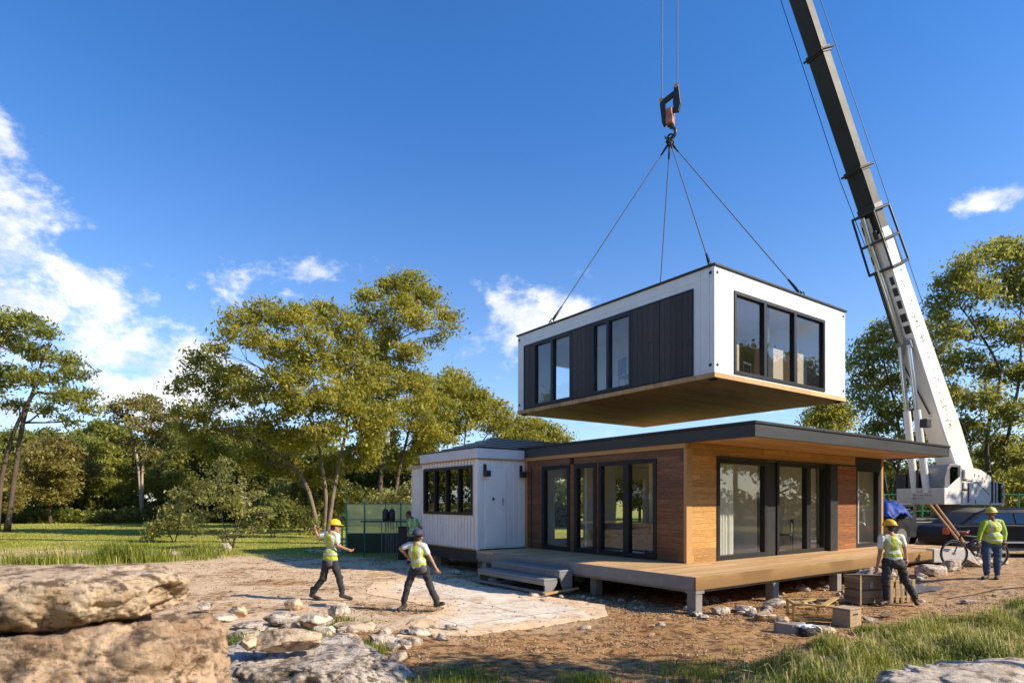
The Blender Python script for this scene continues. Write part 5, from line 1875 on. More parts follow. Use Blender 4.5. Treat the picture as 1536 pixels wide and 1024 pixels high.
for lb, n_, zn, sp, sc in zones:
    for i in range(n_):
        t = rsd.random()
        if zn == 'deck': p = hl(rsd.uniform(-1.8, 8), rsd.uniform(-1.5, 4.2) if rsd.random() < .5 else rsd.uniform(-1.7, -.6))
        elif zn == 'heap':
            p = hl(-1.3 + t * 8.2, -2.05 - abs(rsd.gauss(0, sp)))
        elif zn == 'soil': p = Vector((rsd.uniform(.5, 12), rsd.uniform(8.3, 14.5), 0))
        elif zn == 'strip': p = hl(-2.45 + rsd.gauss(0, sp), -1.4 + t * 2.8) if rsd.random() < .5 else hl(-3.2 + rsd.gauss(0, .15), 1 + t * 5)
        elif zn == 'edge': p = Vector((-15 + t * 8.5, 24.6 + t * 2.0 + rsd.gauss(0, sp), 0))
        elif zn == 'end': p = hl(9.3 + t * 2.6, -2.3 + rsd.gauss(0, sp) * .8)
        else: p = Vector((rsd.uniform(-4.4, -1.0), rsd.uniform(8.0, 10.8), 0))
        pr_ = protos[rsd.randrange(9)]
        c = pr_.copy()
        COL.objects.link(c)
        s_ = sc * rsd.choice((.45, .6, .8, 1.0, 1.35))
        c.scale = (s_ * rsd.uniform(.8, 1.2), s_ * rsd.uniform(.8, 1.2), s_ * rsd.uniform(.7, 1.3))
        c.rotation_euler = (rsd.uniform(-.4, .4), rsd.uniform(-.4, .4), rsd.uniform(0, 6.28))
        heap = .10 * math.exp(-((p - hl(3.5, -2.2)).length / 1.0) ** 2) if zn == 'heap' else 0
        c.location = (p.x, p.y, gz(p.x, p.y) + .02 * s_ + heap * rsd.random())
        tag(c, lb, 'stone', lb.replace('stone', 'stones'))
for o in protos: bpy.data.objects.remove(o, do_unlink=True)


def scatter_mesh(name, pts, size, seed, mat_, label, flat=.5):
    """thousands of tiny angular bits in one mesh"""
    g = np.random.default_rng(seed)
    n = len(pts)
    base = np.array([(1, 0, 0), (-1, 0, 0), (0, 1, 0), (0, -1, 0), (0, 0, 1), (0, 0, -1)], float)
    V = base[None] * g.uniform(.6, 1.2, (n, 6, 1)) * g.uniform(.5, 1.0, (n, 1, 3)) * np.array([1, 1, flat])
    a = g.uniform(0, 6.283, n)
    ca, sa = np.cos(a)[:, None], np.sin(a)[:, None]
    X = V[..., 0] * ca - V[..., 1] * sa
    Yv = V[..., 0] * sa + V[..., 1] * ca
    V = np.stack([X, Yv, V[..., 2]], -1) * (size * g.uniform(.35, 1.3, n) ** 1.6)[:, None, None]
    V += np.asarray(pts)[:, None, :]
    Fb = np.array([(0, 2, 4), (2, 1, 4), (1, 3, 4), (3, 0, 4), (2, 0, 5), (1, 2, 5), (3, 1, 5), (0, 3, 5)])
    Fc = (Fb[None] + (np.arange(n) * 6)[:, None, None]).reshape(-1, 3)
    me = fast_mesh(name, V.reshape(-1, 3), Fc)
    o = link(name, me, mat_)
    return tag(o, label, None, None, 'stuff')


def fast_mesh(name, V, Fc):
    me = bpy.data.meshes.new(name)
    me.vertices.add(len(V))
    me.vertices.foreach_set('co', np.asarray(V, dtype=np.float32).ravel())
    k_ = Fc.shape[1]
    me.loops.add(Fc.size)
    me.loops.foreach_set('vertex_index', Fc.ravel().astype(np.int32))
    me.polygons.add(len(Fc))
    me.polygons.foreach_set('loop_start', (np.arange(len(Fc)) * k_).astype(np.int32))
    me.update(calc_edges=True)
    return me


m, nt, out = new_mat('gravel')
k = NT(nt)
ob = k.n('NewGeometry')
c = k.mix(ob.outputs['Random Per Island'], (.17, .085, .035), (.52, .36, .22))
k.bsdf(out, c, .9, 0, None, .2)
GRAV = m
pts = []
for i in range(34000):
    q = rsd.random()
    if q < .6:
        x_, y_ = rsd.uniform(-4, 12), rsd.uniform(7.4, 13.5)
    elif q < .74:
        p = hl(rsd.uniform(-2.2, 9), rsd.gauss(-2.0, .5)); x_, y_ = p.x, p.y
    elif q < .88:
        p = hl(rsd.gauss(-2.5, .35), rsd.uniform(-1.6, 6.5)); x_, y_ = p.x, p.y
    else:
        x_, y_ = rsd.uniform(-14, -1), rsd.uniform(12, 27)
    if noise.noise(Vector((x_ * .9, y_ * .9, 4))) < .02 and q < .6: continue
    pts.append((x_, y_, gz(x_, y_) + (.003 if q < .88 else .03)))
scatter_mesh('gravel', pts, .026, 5, GRAV, 'small gravel and crumbs of soil over the building site', .6)

# chips, straw and twigs lying about
g = np.random.default_rng(40)
n = 2600
X = np.concatenate([g.uniform(-4, 11, 1400), g.uniform(-13, -1, 1200)])
Yc = np.concatenate([g.uniform(7.4, 13.5, 1400), g.uniform(11, 26, 1200)])
Z = np.array([gz(a, b) + (.02 if b < 13.5 else .05) for a, b in zip(X, Yc)])
a = g.uniform(0, 6.283, n)
L = g.uniform(.012, .07, n)
Wc = g.uniform(.003, .009, n) * np.where(g.random(n) < .15, 2.5, 1)
d = np.stack([np.cos(a), np.sin(a), g.uniform(-.25, .25, n)], 1) * L[:, None]
s_ = np.stack([-np.sin(a), np.cos(a), np.zeros(n)], 1) * Wc[:, None]
C_ = np.stack([X, Yc, Z], 1)
up = np.array([0, 0, .004])
V = np.stack([C_ - d - s_, C_ + d - s_, C_ + d + s_, C_ - d + s_, C_ + up], 1).reshape(-1, 3)
Fq = (np.array([(0, 1, 4), (1, 2, 4), (2, 3, 4), (3, 0, 4)])[None] + (np.arange(n) * 5)[:, None, None]).reshape(-1, 3)
m, nt, out = new_mat('chips')
k = NT(nt)
ob = k.n('NewGeometry')
k.bsdf(out, k.mix(k.ramp(ob.outputs['Random Per Island'], [(.4, 0.), (.6, 1.)]), (.10, .055, .025), (.52, .39, .24)), .9, 0, None, .2)
tag(link('straw_and_chips', fast_mesh('straw_and_chips', V, Fq), m), 'pale straw, chips and dark twigs strewn over the soil', kind='stuff')

# ------------------------------------------------------------------ crates and scraps
WD = wood('crate_wood', (.23, .15, .085), (.31, .21, .125), (.14, .09, .05), (1, 8, 9), 2, .155, .7, .8, length=5)
WD2 = wood('crate_wood_pale', (.38, .27, .16), (.47, .35, .22), (.26, .17, .09), (1, 8, 9), 2, .3, .7, .4, length=5)
YW = wood('frame_wood', (.46, .29, .09), (.56, .37, .13), (.3, .17, .05), (1, 8, 9), 2, 3., .65, .0, length=9)
p = wp(1297, 0, 13.3)
cz_ = gz(p.x, 13.3)
cr = thing('tool_crate', 'brown two tier wooden tool crate beside the striding worker', 'crate', (p.x, 13.3, cz_), R(12))
for i in (0, 1):
    z_ = .04 + i * .30
    MB().box(-.31, .31, -.24, .24, z_, z_ + .285).build('crate_tier', WD, cr, bevel=.008)
for s_ in (-1, 1):
    mb = MB()
    mb.box(s_ * .305, s_ * .345, -.262, -.244, 0, .64)
    mb.box(s_ * .313, s_ * .335, -.2435, .24, .02, .08)
    mb.box(s_ * .313, s_ * .335, -.2435, .24, .56, .62)
    mb.build('corner_batten', WD2, cr, bevel=.004)
MB().box(-.10, -.02, -.262, -.244, .36, .50).box(-.2, .08, -.25, -.243, .47, .48).build('latch', M['steel'], cr)
p = wp(1338, 0, 13.5)
cr2 = thing('slatted_crate', 'pale slatted crate standing behind the legs of the striding worker', 'crate', (p.x + .12, 13.6, gz(p.x, 13.6)), R(12))
for i in range(5):
    for y_ in (-.2, .18):
        MB().box(-.3 + i * .14, -.22 + i * .14, y_, y_ + .02, .02, .52).build('slat', WD2, cr2, bevel=.004)
mb = MB()
for z_ in (.06, .42):
    mb.box(-.32, .36, -.178, .178, z_, z_ + .05)
mb.build('rails', YW, cr2, bevel=.004)
# broken yellow frame
p = wp(1222, 0, 11.5)
fr = thing('broken_crate', 'broken open yellow timber frame crate lying in the rubble', 'crate', (p.x, 11.45, gz(p.x, 11.45)), R(-12))
mb = MB()
for y_ in (-.22, .24):
    mb.beam((-.46, y_, .34), (.40, y_, .28 if y_ < 0 else .38), .06, .035)
    mb.beam((-.44, y_, .06), (.44, y_, .05), .06, .05)
for x_, y_ in ((-.44, -.22), (-.44, .24), (.1, .24), (.42, .24)):
    mb.beam((x_, y_, .03), (x_, y_, .33), .05, .05)
mb.beam((-.44, -.22, .335), (-.44, .24, .335), .05, .05)
mb.beam((.05, -.25, .31), (.42, .26, .40), .11, .02)
mb.beam((-.30, -.22, .37), (.02, .2, .36), .09, .02)
mb.beam((-.1, -.24, .28), (.02, -.24, .07), .05, .025)
mb.build('timber_frame', YW, fr, bevel=.006)
p = wp(1271, 0, 10.95)
bx = thing('small_box', 'small grey brown wooden box with a dark lid slot in front of the broken crate', 'box', (p.x, 10.95, gz(p.x, 10.95)), R(33))
MB().box(-.185, .185, -.15, .17, .0, .30).build('box_body', WD2, bx, bevel=.008)
MB().box(-.19, .19, -.155, .175, .302, .325).build('lid', WD2, bx, bevel=.005)
MB().box(.186, .190, -.10, .12, .22, .235).box(.186, .19, -.05, -.03, .08, .2).box(.186, .19, .0, .02, .08, .2).box(.186, .19, .05, .07, .08, .17).box(-.09, .07, -.155, -.1505, .21, .235).build('mark', M['black'], bx)
# scraps of wood
for i, (px_, py_, Y_, L_, rz_, lb) in enumerate(((1190, 888, 12.9, .5, .5, 'flat board scrap behind the broken crate'), (1225, 890, 12.6, .7, -.2, 'long pale board scrap leaning on the rubble behind the broken crate'),
                                     (1120, 905, 12.3, .35, .9, 'short dark batten on the rubble heap'), (1250, 884, 13.2, .6, .15, 'board scrap beside the brown tool crate'),
                                     (560, 866, 17.7, .4, .3, 'small timber offcut on the sandy yard'), (1330, 925, 11.7, .28, .2, 'dark splinter of wood on the soil before the walking worker'))):
    p = wp(px_, py_, Y_)
    mb = MB().box(-L_ / 2, L_ / 2, -.05, .05, 0, .022)
    o = mb.build('board_scrap', (WD2, YW, WD)[i % 3], None, bevel=.003)
    o.location = (p.x, p.y, gz(p.x, p.y) + .05)
    o.rotation_euler = (.12, -.1, rz_)
    tag(o, lb, 'board')
# concrete ring piece and torn bag
p = wp(1183, 0, 10.5)
mb = MB()
n = 14
o_, i_ = [], []
for j in range(n + 1):
    t = math.pi * (1.05 + .9 * j / n)
    o_.append((.26 * math.cos(t), .26 * math.sin(t)))
    i_.append((.19 * math.cos(t), .19 * math.sin(t)))
mb.prism(o_ + i_[::-1], 2, 0, .19)
mb.box(-.25, .25, -.02, .03, 0, .17)
cp = mb.build('concrete_block', pm('concrete', (.34, .30, .26), (.26, .23, .2), 6, .9, .6, dirt=.4), None, bevel=.01)
cp.location = (p.x, 10.5, gz(p.x, 10.5) - .01)
tag(cp, 'round edged grey concrete piece half sunk in the soil', 'concrete block')
p = wp(1211, 0, 10.2)
bg_ = thing('torn_bag', 'torn black and white bag with a pale looped handle by the concrete piece', 'bag', (p.x, 10.2, gz(p.x, 10.2)))
rock('bag_body', None, (0, 0, .06), (.17, .12, .09), 77, M['rubber'], 4, .2, 4, parent=bg_)
rock('bag_flap', None, (-.02, .05, .14), (.17, .10, .04), 78, M['white'], 4, .3, 4, parent=bg_)
MB().tube([(.05, -.03, .16), (.13, -.06, .17), (.19, -.08, .12), (.20, -.08, .0)], .014, 8).build('handle', M['white'], bg_, True)
# concrete end block of the deck
p = wp(1427, 0, 18.6)
o = MB().box(-.72, .72, -.15, .15, .1, .50).build('white_beam', pm('white_beam', (.62, .6, .57), (.52, .5, .48), 3, .6, .2, dirt=.2), None, bevel=.01)
o.location = (p.x, 18.6, gz(p.x, 18.6))
o.rotation_euler = (0, 0, R(8))
tag(o, 'long white beam on the ground behind the front bicycle wheel', 'beam')
for i, (x_, y_, n_) in enumerate(((-.45, 0, 0), (.45, 0, 0))):
    pass
# hose
pts_ = []
for i in range(60):
    t = i / 59
    x_ = 9.6 + t * 7.5
    y_ = 13.6 - .6 * t + .25 * math.sin(t * 7)
    pts_.append((x_, y_, gz(x_, y_) + .015))
tag(MB().tube(pts_, .012, 6).build('ground_cable', M['black'], None, True), 'thin dark cable snaking over the soil towards the right edge', 'cable')

# ------------------------------------------------------------------ fences and yard gear by the cabin
GP = pm('green_post', (.015, .22, .15), (.02, .28, .20), 4, .45, .05)
m, nt, out = new_mat('fence_mesh')
k = NT(nt)
co = k.coords()
s = k.sep(co)
d1 = k.math('FRACT', k.math('MULTIPLY', k.math('ADD', s[0], s[2]), 16))
d2 = k.math('FRACT', k.math('MULTIPLY', k.math('SUBTRACT', s[0], s[2]), 16))
ln = k.math('MAXIMUM', k.math('LESS_THAN', d1, .52), k.math('LESS_THAN', d2, .52))
b_ = k.n('BsdfPrincipled', Roughness=.7)
b_.inputs['Base Color'].default_value = (.85, .80, .28, 1)
t_ = k.n('BsdfTransparent')
mx = k.n('MixShader')
k.put(mx.inputs[0], ln)
k.put(mx.inputs[1], t_)
k.put(mx.inputs[2], b_)
nt.links.new(mx.outputs[0], out.inputs[0])
FM = m
FY = 26.0
fx = [wp(q, 0, FY).x for q in (519.5, 547, 601, 640)]
fn = thing('wire_fence', 'green wire mesh fence with green posts beside the white cabin', 'fence', (fx[0], FY, 0))
for i, q in enumerate(fx):
    pst = MB().cyl((q - fx[0], 0, 0), (q - fx[0], 0, 2.16), .035).build('post', GP, fn)
    MB().add(*ico(.045, 2, (q - fx[0], 0, 2.18))).build('post_cap', M['steel'], pst)
mb = MB()
for z_ in (2.07, 1.42, .84):
    mb.cyl((0, 0, z_), (fx[-1] - fx[0], 0, z_), .022)
mb.build('rail', pm('rail_grey', (.22, .34, .30), None, 4, .5), fn)
MB().box(.03, fx[-1] - fx[0], -.006, .0, .84, 2.06).build('mesh_panel', FM, fn)
MB().box(.03, fx[-1] - fx[0], -.02, .02, .02, .83).build('kick_board', pm('dark_green_board', (.03, .045, .02), (.045, .06, .028), 3, .8, .2), fn)
gpx = wp(511, 0, 25.6).x
gt = thing('fence_gate', 'narrow dark green gate frame at the left end of the mesh fence', 'gate', (gpx, 25.8, 0))
mb = MB()
for dx in (0, .20):
    mb.cyl((dx, 0, 0), (dx, 0, 1.78), .03)
for z_ in (.4, 1.0, 1.7):
    mb.cyl((0, 0, z_), (.20, 0, z_), .018)
mb.build('gate_frame', GP, gt)
# gas bottles on a bench
tx = wp(583, 0, 24.0).x
bn_ = thing('work_bench', 'black slatted work bench standing before the mesh fence', 'bench', (tx, 24.0, 0))
MB().box(-1.05, .75, -.2, .25, 1.38, 1.43).build('bench_top', M['black'], bn_, bevel=.01)
for i, dx in enumerate((-.25, -.1, .0, .1, .2, .32, .5)):
    MB().box(dx, dx + .03, -.18, -.15, 0, 1.378).build('leg', pm('bench_grey', (.12, .12, .12), None, 4, .6), bn_)
MB().box(-1.0, -.97, .1, .13, 0, 1.378).build('leg', M['black'], bn_)
for dx, lb in ((-.12, 'black gas bottle with a thin pole on the bench, left of two'), (.13, 'black gas bottle on the bench, right of two')):
    t = thing('gas_bottle', lb, 'bottle', (tx + dx, 24.0, 1.431))
    mb = MB().tube([(0, 0, 0), (0, 0, .03), (0, 0, .36), (0, 0, .44), (0, 0, .47)], [.10, .125, .125, .08, .04], 18)
    mb.build('bottle_body', M['black'], t, True)
    MB().cyl((0, 0, .471), (0, 0, .55 if dx > 0 else .78), .014).build('valve', M['black'], t)
p = wp(608, 0, 23.6)
o = MB().box(-.25, .25, -.2, .2, 0, 1.2).box(-.27, .27, -.22, .22, 1.202, 1.24).build('black_bin', M['charcoal'], None, bevel=.02)
o.location = (p.x, 23.6, gz(p.x, 23.6))
tag(o, 'tall black bin beside the worker in the green vest', 'bin')

# far fences
def long_fence(label, pts, h, step, name='wire_fence'):
    t = thing(name, label, 'fence', (pts[0][0], pts[0][1], 0))
    o = Vector((pts[0][0], pts[0][1], 0))
    a, b = Vector((*pts[0], 0)), Vector((*pts[1], 0))
    n = int((b - a).length / step)
    for i in range(n + 1):
        q = a.lerp(b, i / n) - o
        MB().cyl((q.x, q.y, gz(*pts[0]) - .1), (q.x, q.y, h), .04, n=8).build('post', GP, t)
    mb = MB()
    for z_ in (h * .97, h * .65, h * .35):
        mb.cyl((0, 0, z_), tuple(b - o + Vector((0, 0, z_))), .02, n=6)
    mb.build('wire', GP, t)
long_fence('low green wire fence along the far side of the grass field', [(-62, 64), (-17, 64)], 1.25, 3.2)
long_fence('grey green wire fence behind the car at the right', [(18.2, 31), (40, 31)], 2.6, 2.4)
o = None

# ------------------------------------------------------------------ leaves and grass
def leaf_cloud(name, C, L, W, seed, mat_, parent=None, droop=.25, spread=None):
    """C: N x 3 leaf centres; each leaf a small folded quad"""
    g = np.random.default_rng(seed)
    n = len(C)
    d = g.normal(size=(n, 3))
    d[:, 2] -= droop
    d /= np.linalg.norm(d, axis=1)[:, None]
    r = g.normal(size=(n, 3)) + np.array([0, 0, .6])
    w = np.cross(d, r)
    w /= (np.linalg.norm(w, axis=1)[:, None] + 1e-9)
    sc = (g.uniform(.62, 1.3, n) ** 1.9)[:, None]
    a = C - d * L * .5 * sc
    b = C + w * W * .5 * sc
    c = C + d * L * .5 * sc
    e = C - w * W * .5 * sc
    V = np.stack([a, b, c, e], 1).reshape(-1, 3)
    Fc = np.arange(4 * n).reshape(n, 4)
    me = fast_mesh(name, V, Fc)
    at = me.attributes.new('tone', 'FLOAT', 'FACE')
    tone = g.uniform(0, 1, n) if spread is None else np.clip(spread + g.normal(0, .16, n), 0, 1)
    at.data.foreach_set('value', tone.astype(np.float32))
    return link(name, me, mat_, parent)


DN, SP = 2.1, 1.9


def crown_points(clumps, dens, leaf_sp, seed, sprig=26, flat=.6):
    """clumps: (x, y, z, rx, ry, rz). Twigs sit near the shell of each clump, mostly its upper side, with gaps between"""
    g = np.random.default_rng(seed)
    out, tone, tips = [], [], []
    for cx_, cy_, cz_, rx, ry, rz_ in clumps:
        K = max(6, int(DN * dens * (rx * ry + ry * rz_ + rx * rz_) / 3))
        d = g.normal(size=(K, 3))
        d[:, 2] += .25
        d /= np.linalg.norm(d, axis=1)[:, None]
        rr = g.uniform(.25, 1.0, K) ** .55
        tc = np.stack([cx_ + d[:, 0] * rr * rx, cy_ + d[:, 1] * rr * ry, cz_ + d[:, 2] * rr * rz_], 1)
        tb = np.clip(g.normal(.5, .2, K), 0, 1)
        tips.append(tc[g.choice(K, min(K, 4), replace=False)])
        for q in range(K):
            m_ = max(6, int(SP * sprig * g.uniform(.5, 1.5)))
            s_ = leaf_sp * g.uniform(.7, 1.35)
            p = g.normal(size=(m_, 3)) * np.array([s_, s_, s_ * flat])
            out.append(tc[q] + p)
            tone.append(np.full(m_, tb[q]))
    return np.concatenate(out), np.concatenate(tone), tips


def limb_tube(mb, p0, p1, r0, r1, rs, bend=.12, n=7, seg=6):
    p0, p1 = Vector(p0), Vector(p1)
    L = (p1 - p0).length
    a = Vector((rs.uniform(-1, 1), rs.uniform(-1, 1), rs.uniform(-.2, .7))) * L * bend
    b = Vector((rs.uniform(-1, 1), rs.uniform(-1, 1), rs.uniform(-.6, .4))) * L * bend * .6
    pts, rad = [], []
    for i in range(seg + 1):
        t = i / seg
        pts.append(p0.lerp(p1, t) + a * math.sin(math.pi * t) + b * math.sin(2 * math.pi * t))
        rad.append(r0 + (r1 - r0) * t ** .8)
    mb.tube(pts, rad, n)
    return pts


BARK = {}


def bark(name, c1, c2):
    if name not in BARK:
        BARK[name] = pm('bark_' + name, c1, c2, 3, .9, .8, stretch=(3, 3, .6), dirt=.3, bd=.03)
    return BARK[name]


BK_D = bark('dark', (.13, .095, .065), (.07, .05, .036))
BK_P = bark('pale', (.50, .40, .30), (.34, .26, .19))
BK_M = bark('mid', (.26, .19, .13), (.15, .11, .075))
LF_Y = leaf_mat('leaf_yellow_green', (.070, .085, .014), (.225, .225, .030), (.52, .44, .065), .44)
LF_O = leaf_mat('leaf_olive', (.055, .080, .016), (.175, .195, .032), (.44, .40, .075), .42)
LF_D = leaf_mat('leaf_dark', (.040, .054, .014), (.135, .15, .030), (.34, .32, .065), .4)
LF_B = leaf_mat('leaf_brown_green', (.08, .072, .022), (.21, .18, .045), (.40, .33, .09), .38)
LF_F = leaf_mat('leaf_fresh', (.10, .12, .03), (.26, .27, .065), (.55, .48, .17), .4)


def tree(name, label, base_px, Y, stems, clumps, leaf, barkm, dens=9, lsz=.30, lsp=.34, sprig=26, seed=1, r0=.3, group=None, dy=1.0, cat='tree', flat=.6, root_z=None):
    """clumps: (px, py, radius px, y offset in metres[, flatness]); stems: lists of (px, py, y offset) from the ground up"""
    rs = random.Random(seed)
    bx = wp(base_px, 0, Y).x
    gz0 = gz(bx, Y) if root_z is None else root_z
    o = Vector((bx, Y, gz0))
    t = thing(name, label, cat, o, 0, group)
    mpp = Y / F
    cl = []
    for c in clumps:
        p = wp(c[0], c[1], Y + c[3]) - o
        r = c[2] * mpp
        fl_ = c[4] if len(c) > 4 else .72
        cl.append((p.x, p.y, p.z, r, r * dy, r * fl_))
    C, tone, tips = crown_points(cl, dens, lsp, seed, sprig, flat)
    mb = MB()
    nodes = []
    for st_ in stems:
        pts = [wp(q[0], q[1], Y + (q[2] if len(q) > 2 else 0)) - o for q in st_]
        pts[0].z = -.15
        # smooth resample
        res = []
        for i in range(len(pts) - 1):
            p_1 = pts[max(i - 1, 0)]; p2 = pts[i]; p3 = pts[i + 1]; p4 = pts[min(i + 2, len(pts) - 1)]
            for j in range(6):
                u = j / 6
                res.append(.5 * ((2 * p2) + (p3 - p_1) * u + (2 * p_1 - 5 * p2 + 4 * p3 - p4) * u * u + (3 * p2 - p_1 - 3 * p3 + p4) * u ** 3))
        res.append(pts[-1])
        n = len(res)
        rr = [.62 * r0 * (1 - .78 * (i / (n - 1)) ** .9) * (1.35 if i == 0 else 1) for i in range(n)]
        mb.tube(res, rr, 10)
        nodes += [(res[i], rr[i]) for i in range(int(n * .25), n)]
    for ci, c in enumerate(cl):
        cc = Vector(c[:3])
        best = min(nodes, key=lambda q: (q[0] - cc).length + max(0, q[0].z - cc.z + .8) * 1.4)
        r_ = min(best[1] * .62, .035 + .02 * (cc - best[0]).length)
        pts = limb_tube(mb, best[0], cc, r_, r_ * .35, rs, .13)
        for tp in tips[ci]:
            q = pts[rs.randint(2, len(pts) - 1)]
            limb_tube(mb, q, tp, r_ * .42, .012, rs, .12, 5, 4)
    mb.build('trunk', barkm, t, True)
    leaf_cloud('crown', C, lsz, lsz * .42, seed + 5, leaf, t, .25, tone)
    return t


# the large tree left of the cabin
tree('spreading_tree', 'big yellow green spreading tree with several stems left of the cabin', 490, 40,
     [[(486, 800), (489, 750), (483, 700), (470, 640), (430, 580), (370, 540)], [(491, 800), (500, 740), (512, 680), (520, 620), (500, 540), (430, 480)], [(480, 800), (462, 735), (440, 700), (380, 660), (320, 640)]],
     [(365, 480, 26, 0), (405, 470, 28, 1), (345, 500, 17, -1), (440, 478, 30, -1), (480, 470, 26, 1), (515, 490, 30, 0), (395, 515, 26, -2), (430, 530, 30, 1), (300, 545, 20, 0), (320, 565, 24, 1), (350, 560, 25, -1),
      (285, 570, 16, 0), (272, 585, 14, 1), (330, 600, 26, 1), (300, 620, 22, -1), (375, 590, 28, -2), (420, 580, 32, -3), (465, 550, 34, -2), (510, 540, 34, 0), (455, 610, 34, -3), (500, 600, 36, -2), (400, 635, 28, -1),
      (350, 645, 24, 1), (440, 660, 30, -1), (540, 580, 34, 0), (545, 630, 32, -1), (490, 650, 28, -2), (535, 520, 28, 1), (300, 660, 20, 2), (470, 510, 24, -3), (560, 665, 24, 0), (330, 525, 16, -2), (330, 680, 24, 2), (380, 690, 26, 1), (430, 700, 26, 2), (280, 640, 18, 1), (540, 690, 26, 1), (500, 700, 26, 2), (465, 715, 24, 3), (580, 620, 26, 0), (270, 620, 14, 0), (525, 600, 30, 1), (560, 560, 24, 1)],
     LF_Y, BK_M, 10.5, .25, .33, 30, 11, .26)
tree('tall_tree', 'tall olive tree whose top leans over the cabin side, behind the mesh fence', 575, 48,
     [[(572, 790), (570, 740), (574, 690), (580, 640), (600, 560), (590, 490), (600, 440)], [(590, 790), (596, 720), (610, 660), (625, 600)]],
     [(590, 430, 24, 0), (620, 425, 22, 1), (560, 450, 20, -1), (640, 448, 22, 0), (668, 470, 18, 1), (600, 465, 28, -2), (555, 478, 20, 1), (672, 492, 12, 0), (632, 480, 18, -1), (650, 512, 12, 1), (580, 505, 28, 0), (615, 530, 24, -1), (560, 540, 28, 1),
      (600, 575, 34, -1), (560, 600, 34, 0), (635, 580, 28, 1), (620, 620, 34, -1), (660, 610, 26, 1), (575, 650, 34, 1), (640, 655, 30, 0), (600, 690, 26, 2), (665, 650, 18, 0)],
     LF_Y, BK_D, 9.5, .27, .38, 30, 12, .34)
for i, (bx_, Y_, sc_, lb, cl, lf) in enumerate((
        (690, 58, 1, 'yellow green tree with curving limbs just behind the cabin roof', [(660, 590, 30, 0), (690, 585, 28, 1), (715, 600, 26, 0), (735, 615, 26, 1), (700, 625, 34, -1), (665, 640, 34, 0), (745, 640, 22, 0), (640, 620, 26, 1), (760, 625, 12, 0), (675, 565, 16, 0)], LF_Y),
        (790, 66, 1, 'rounded yellow green tree between the cabin roof and the hanging room', [(770, 650, 24, 0), (795, 640, 24, 1), (820, 648, 22, 0), (840, 658, 16, 0), (755, 665, 24, 1), (800, 668, 30, -1), (775, 635, 14, 0)], LF_Y),
        (1243, 58, 1, 'small yellow tree top showing over the right part of the flat roof', [(1243, 612, 20, 0), (1228, 622, 16, 1), (1262, 620, 18, 0), (1212, 634, 12, 0), (1272, 634, 12, 0), (1240, 636, 28, 0), (1250, 598, 10, 0)], LF_Y))):
    tree('background_tree', lb, bx_, Y_, [[(bx_, 780), (bx_ - 3, 720), (bx_ + 6, 670), (bx_ + 12, 640 if i else 610)], [(bx_ + 3, 780), (bx_ + 8, 700), (bx_ + 35, 660), (bx_ + 50, 640)]] if i != 2 else [[(bx_, 780), (bx_, 700), (bx_ + 2, 640), (bx_, 612)]],
         cl, lf, BK_M, 8.5, .30, .42, 28, 30 + i, .22)
# the left edge tree
tree('leaning_tree', 'wide airy green tree with a leaning dark trunk at the left edge', -2, 44,
     [[(-4, 790), (2, 720), (20, 650), (48, 590), (62, 545), (78, 515)], [(-40, 790), (-30, 700), (-10, 600), (0, 520)], [(10, 690), (40, 610), (75, 590), (110, 590)]],
     [(5, 478, 30, 0, .5), (40, 485, 26, 1, .5), (70, 500, 20, -1, .5), (-30, 490, 30, 0, .5), (20, 515, 30, 1, .5), (60, 530, 26, 0, .5), (95, 540, 24, 1, .5), (115, 560, 20, 0, .5), (125, 590, 20, 1, .5), (100, 600, 24, -1, .5), (70, 570, 24, 1, .45),
      (40, 570, 24, -1, .5), (10, 560, 28, 1, .5), (-20, 580, 30, 0, .5), (130, 615, 16, 0, .5), (105, 630, 16, 1, .5), (-40, 540, 26, 0, .5), (75, 615, 14, 0, .5), (25, 610, 18, 1, .5)],
     LF_O, BK_D, 9.0, .26, .34, 28, 51, .30)
# pale trunk tree
tree('gum_tree', 'slender tree with a pale bare trunk standing in front of the far wood', 214, 62,
     [[(214, 784), (213, 740), (215, 690), (225, 640), (240, 612)], [(214, 740), (206, 690), (196, 650), (190, 625)]],
     [(195, 612, 20, 0), (220, 608, 22, 1), (245, 622, 22, 0), (180, 630, 15, 1), (210, 640, 20, -1), (262, 640, 16, 0), (240, 655, 18, 1), (196, 665, 14, 0), (228, 683, 14, 0), (172, 612, 8, 0)],
     LF_B, BK_P, 6.5, .32, .38, 24, 61, .26)
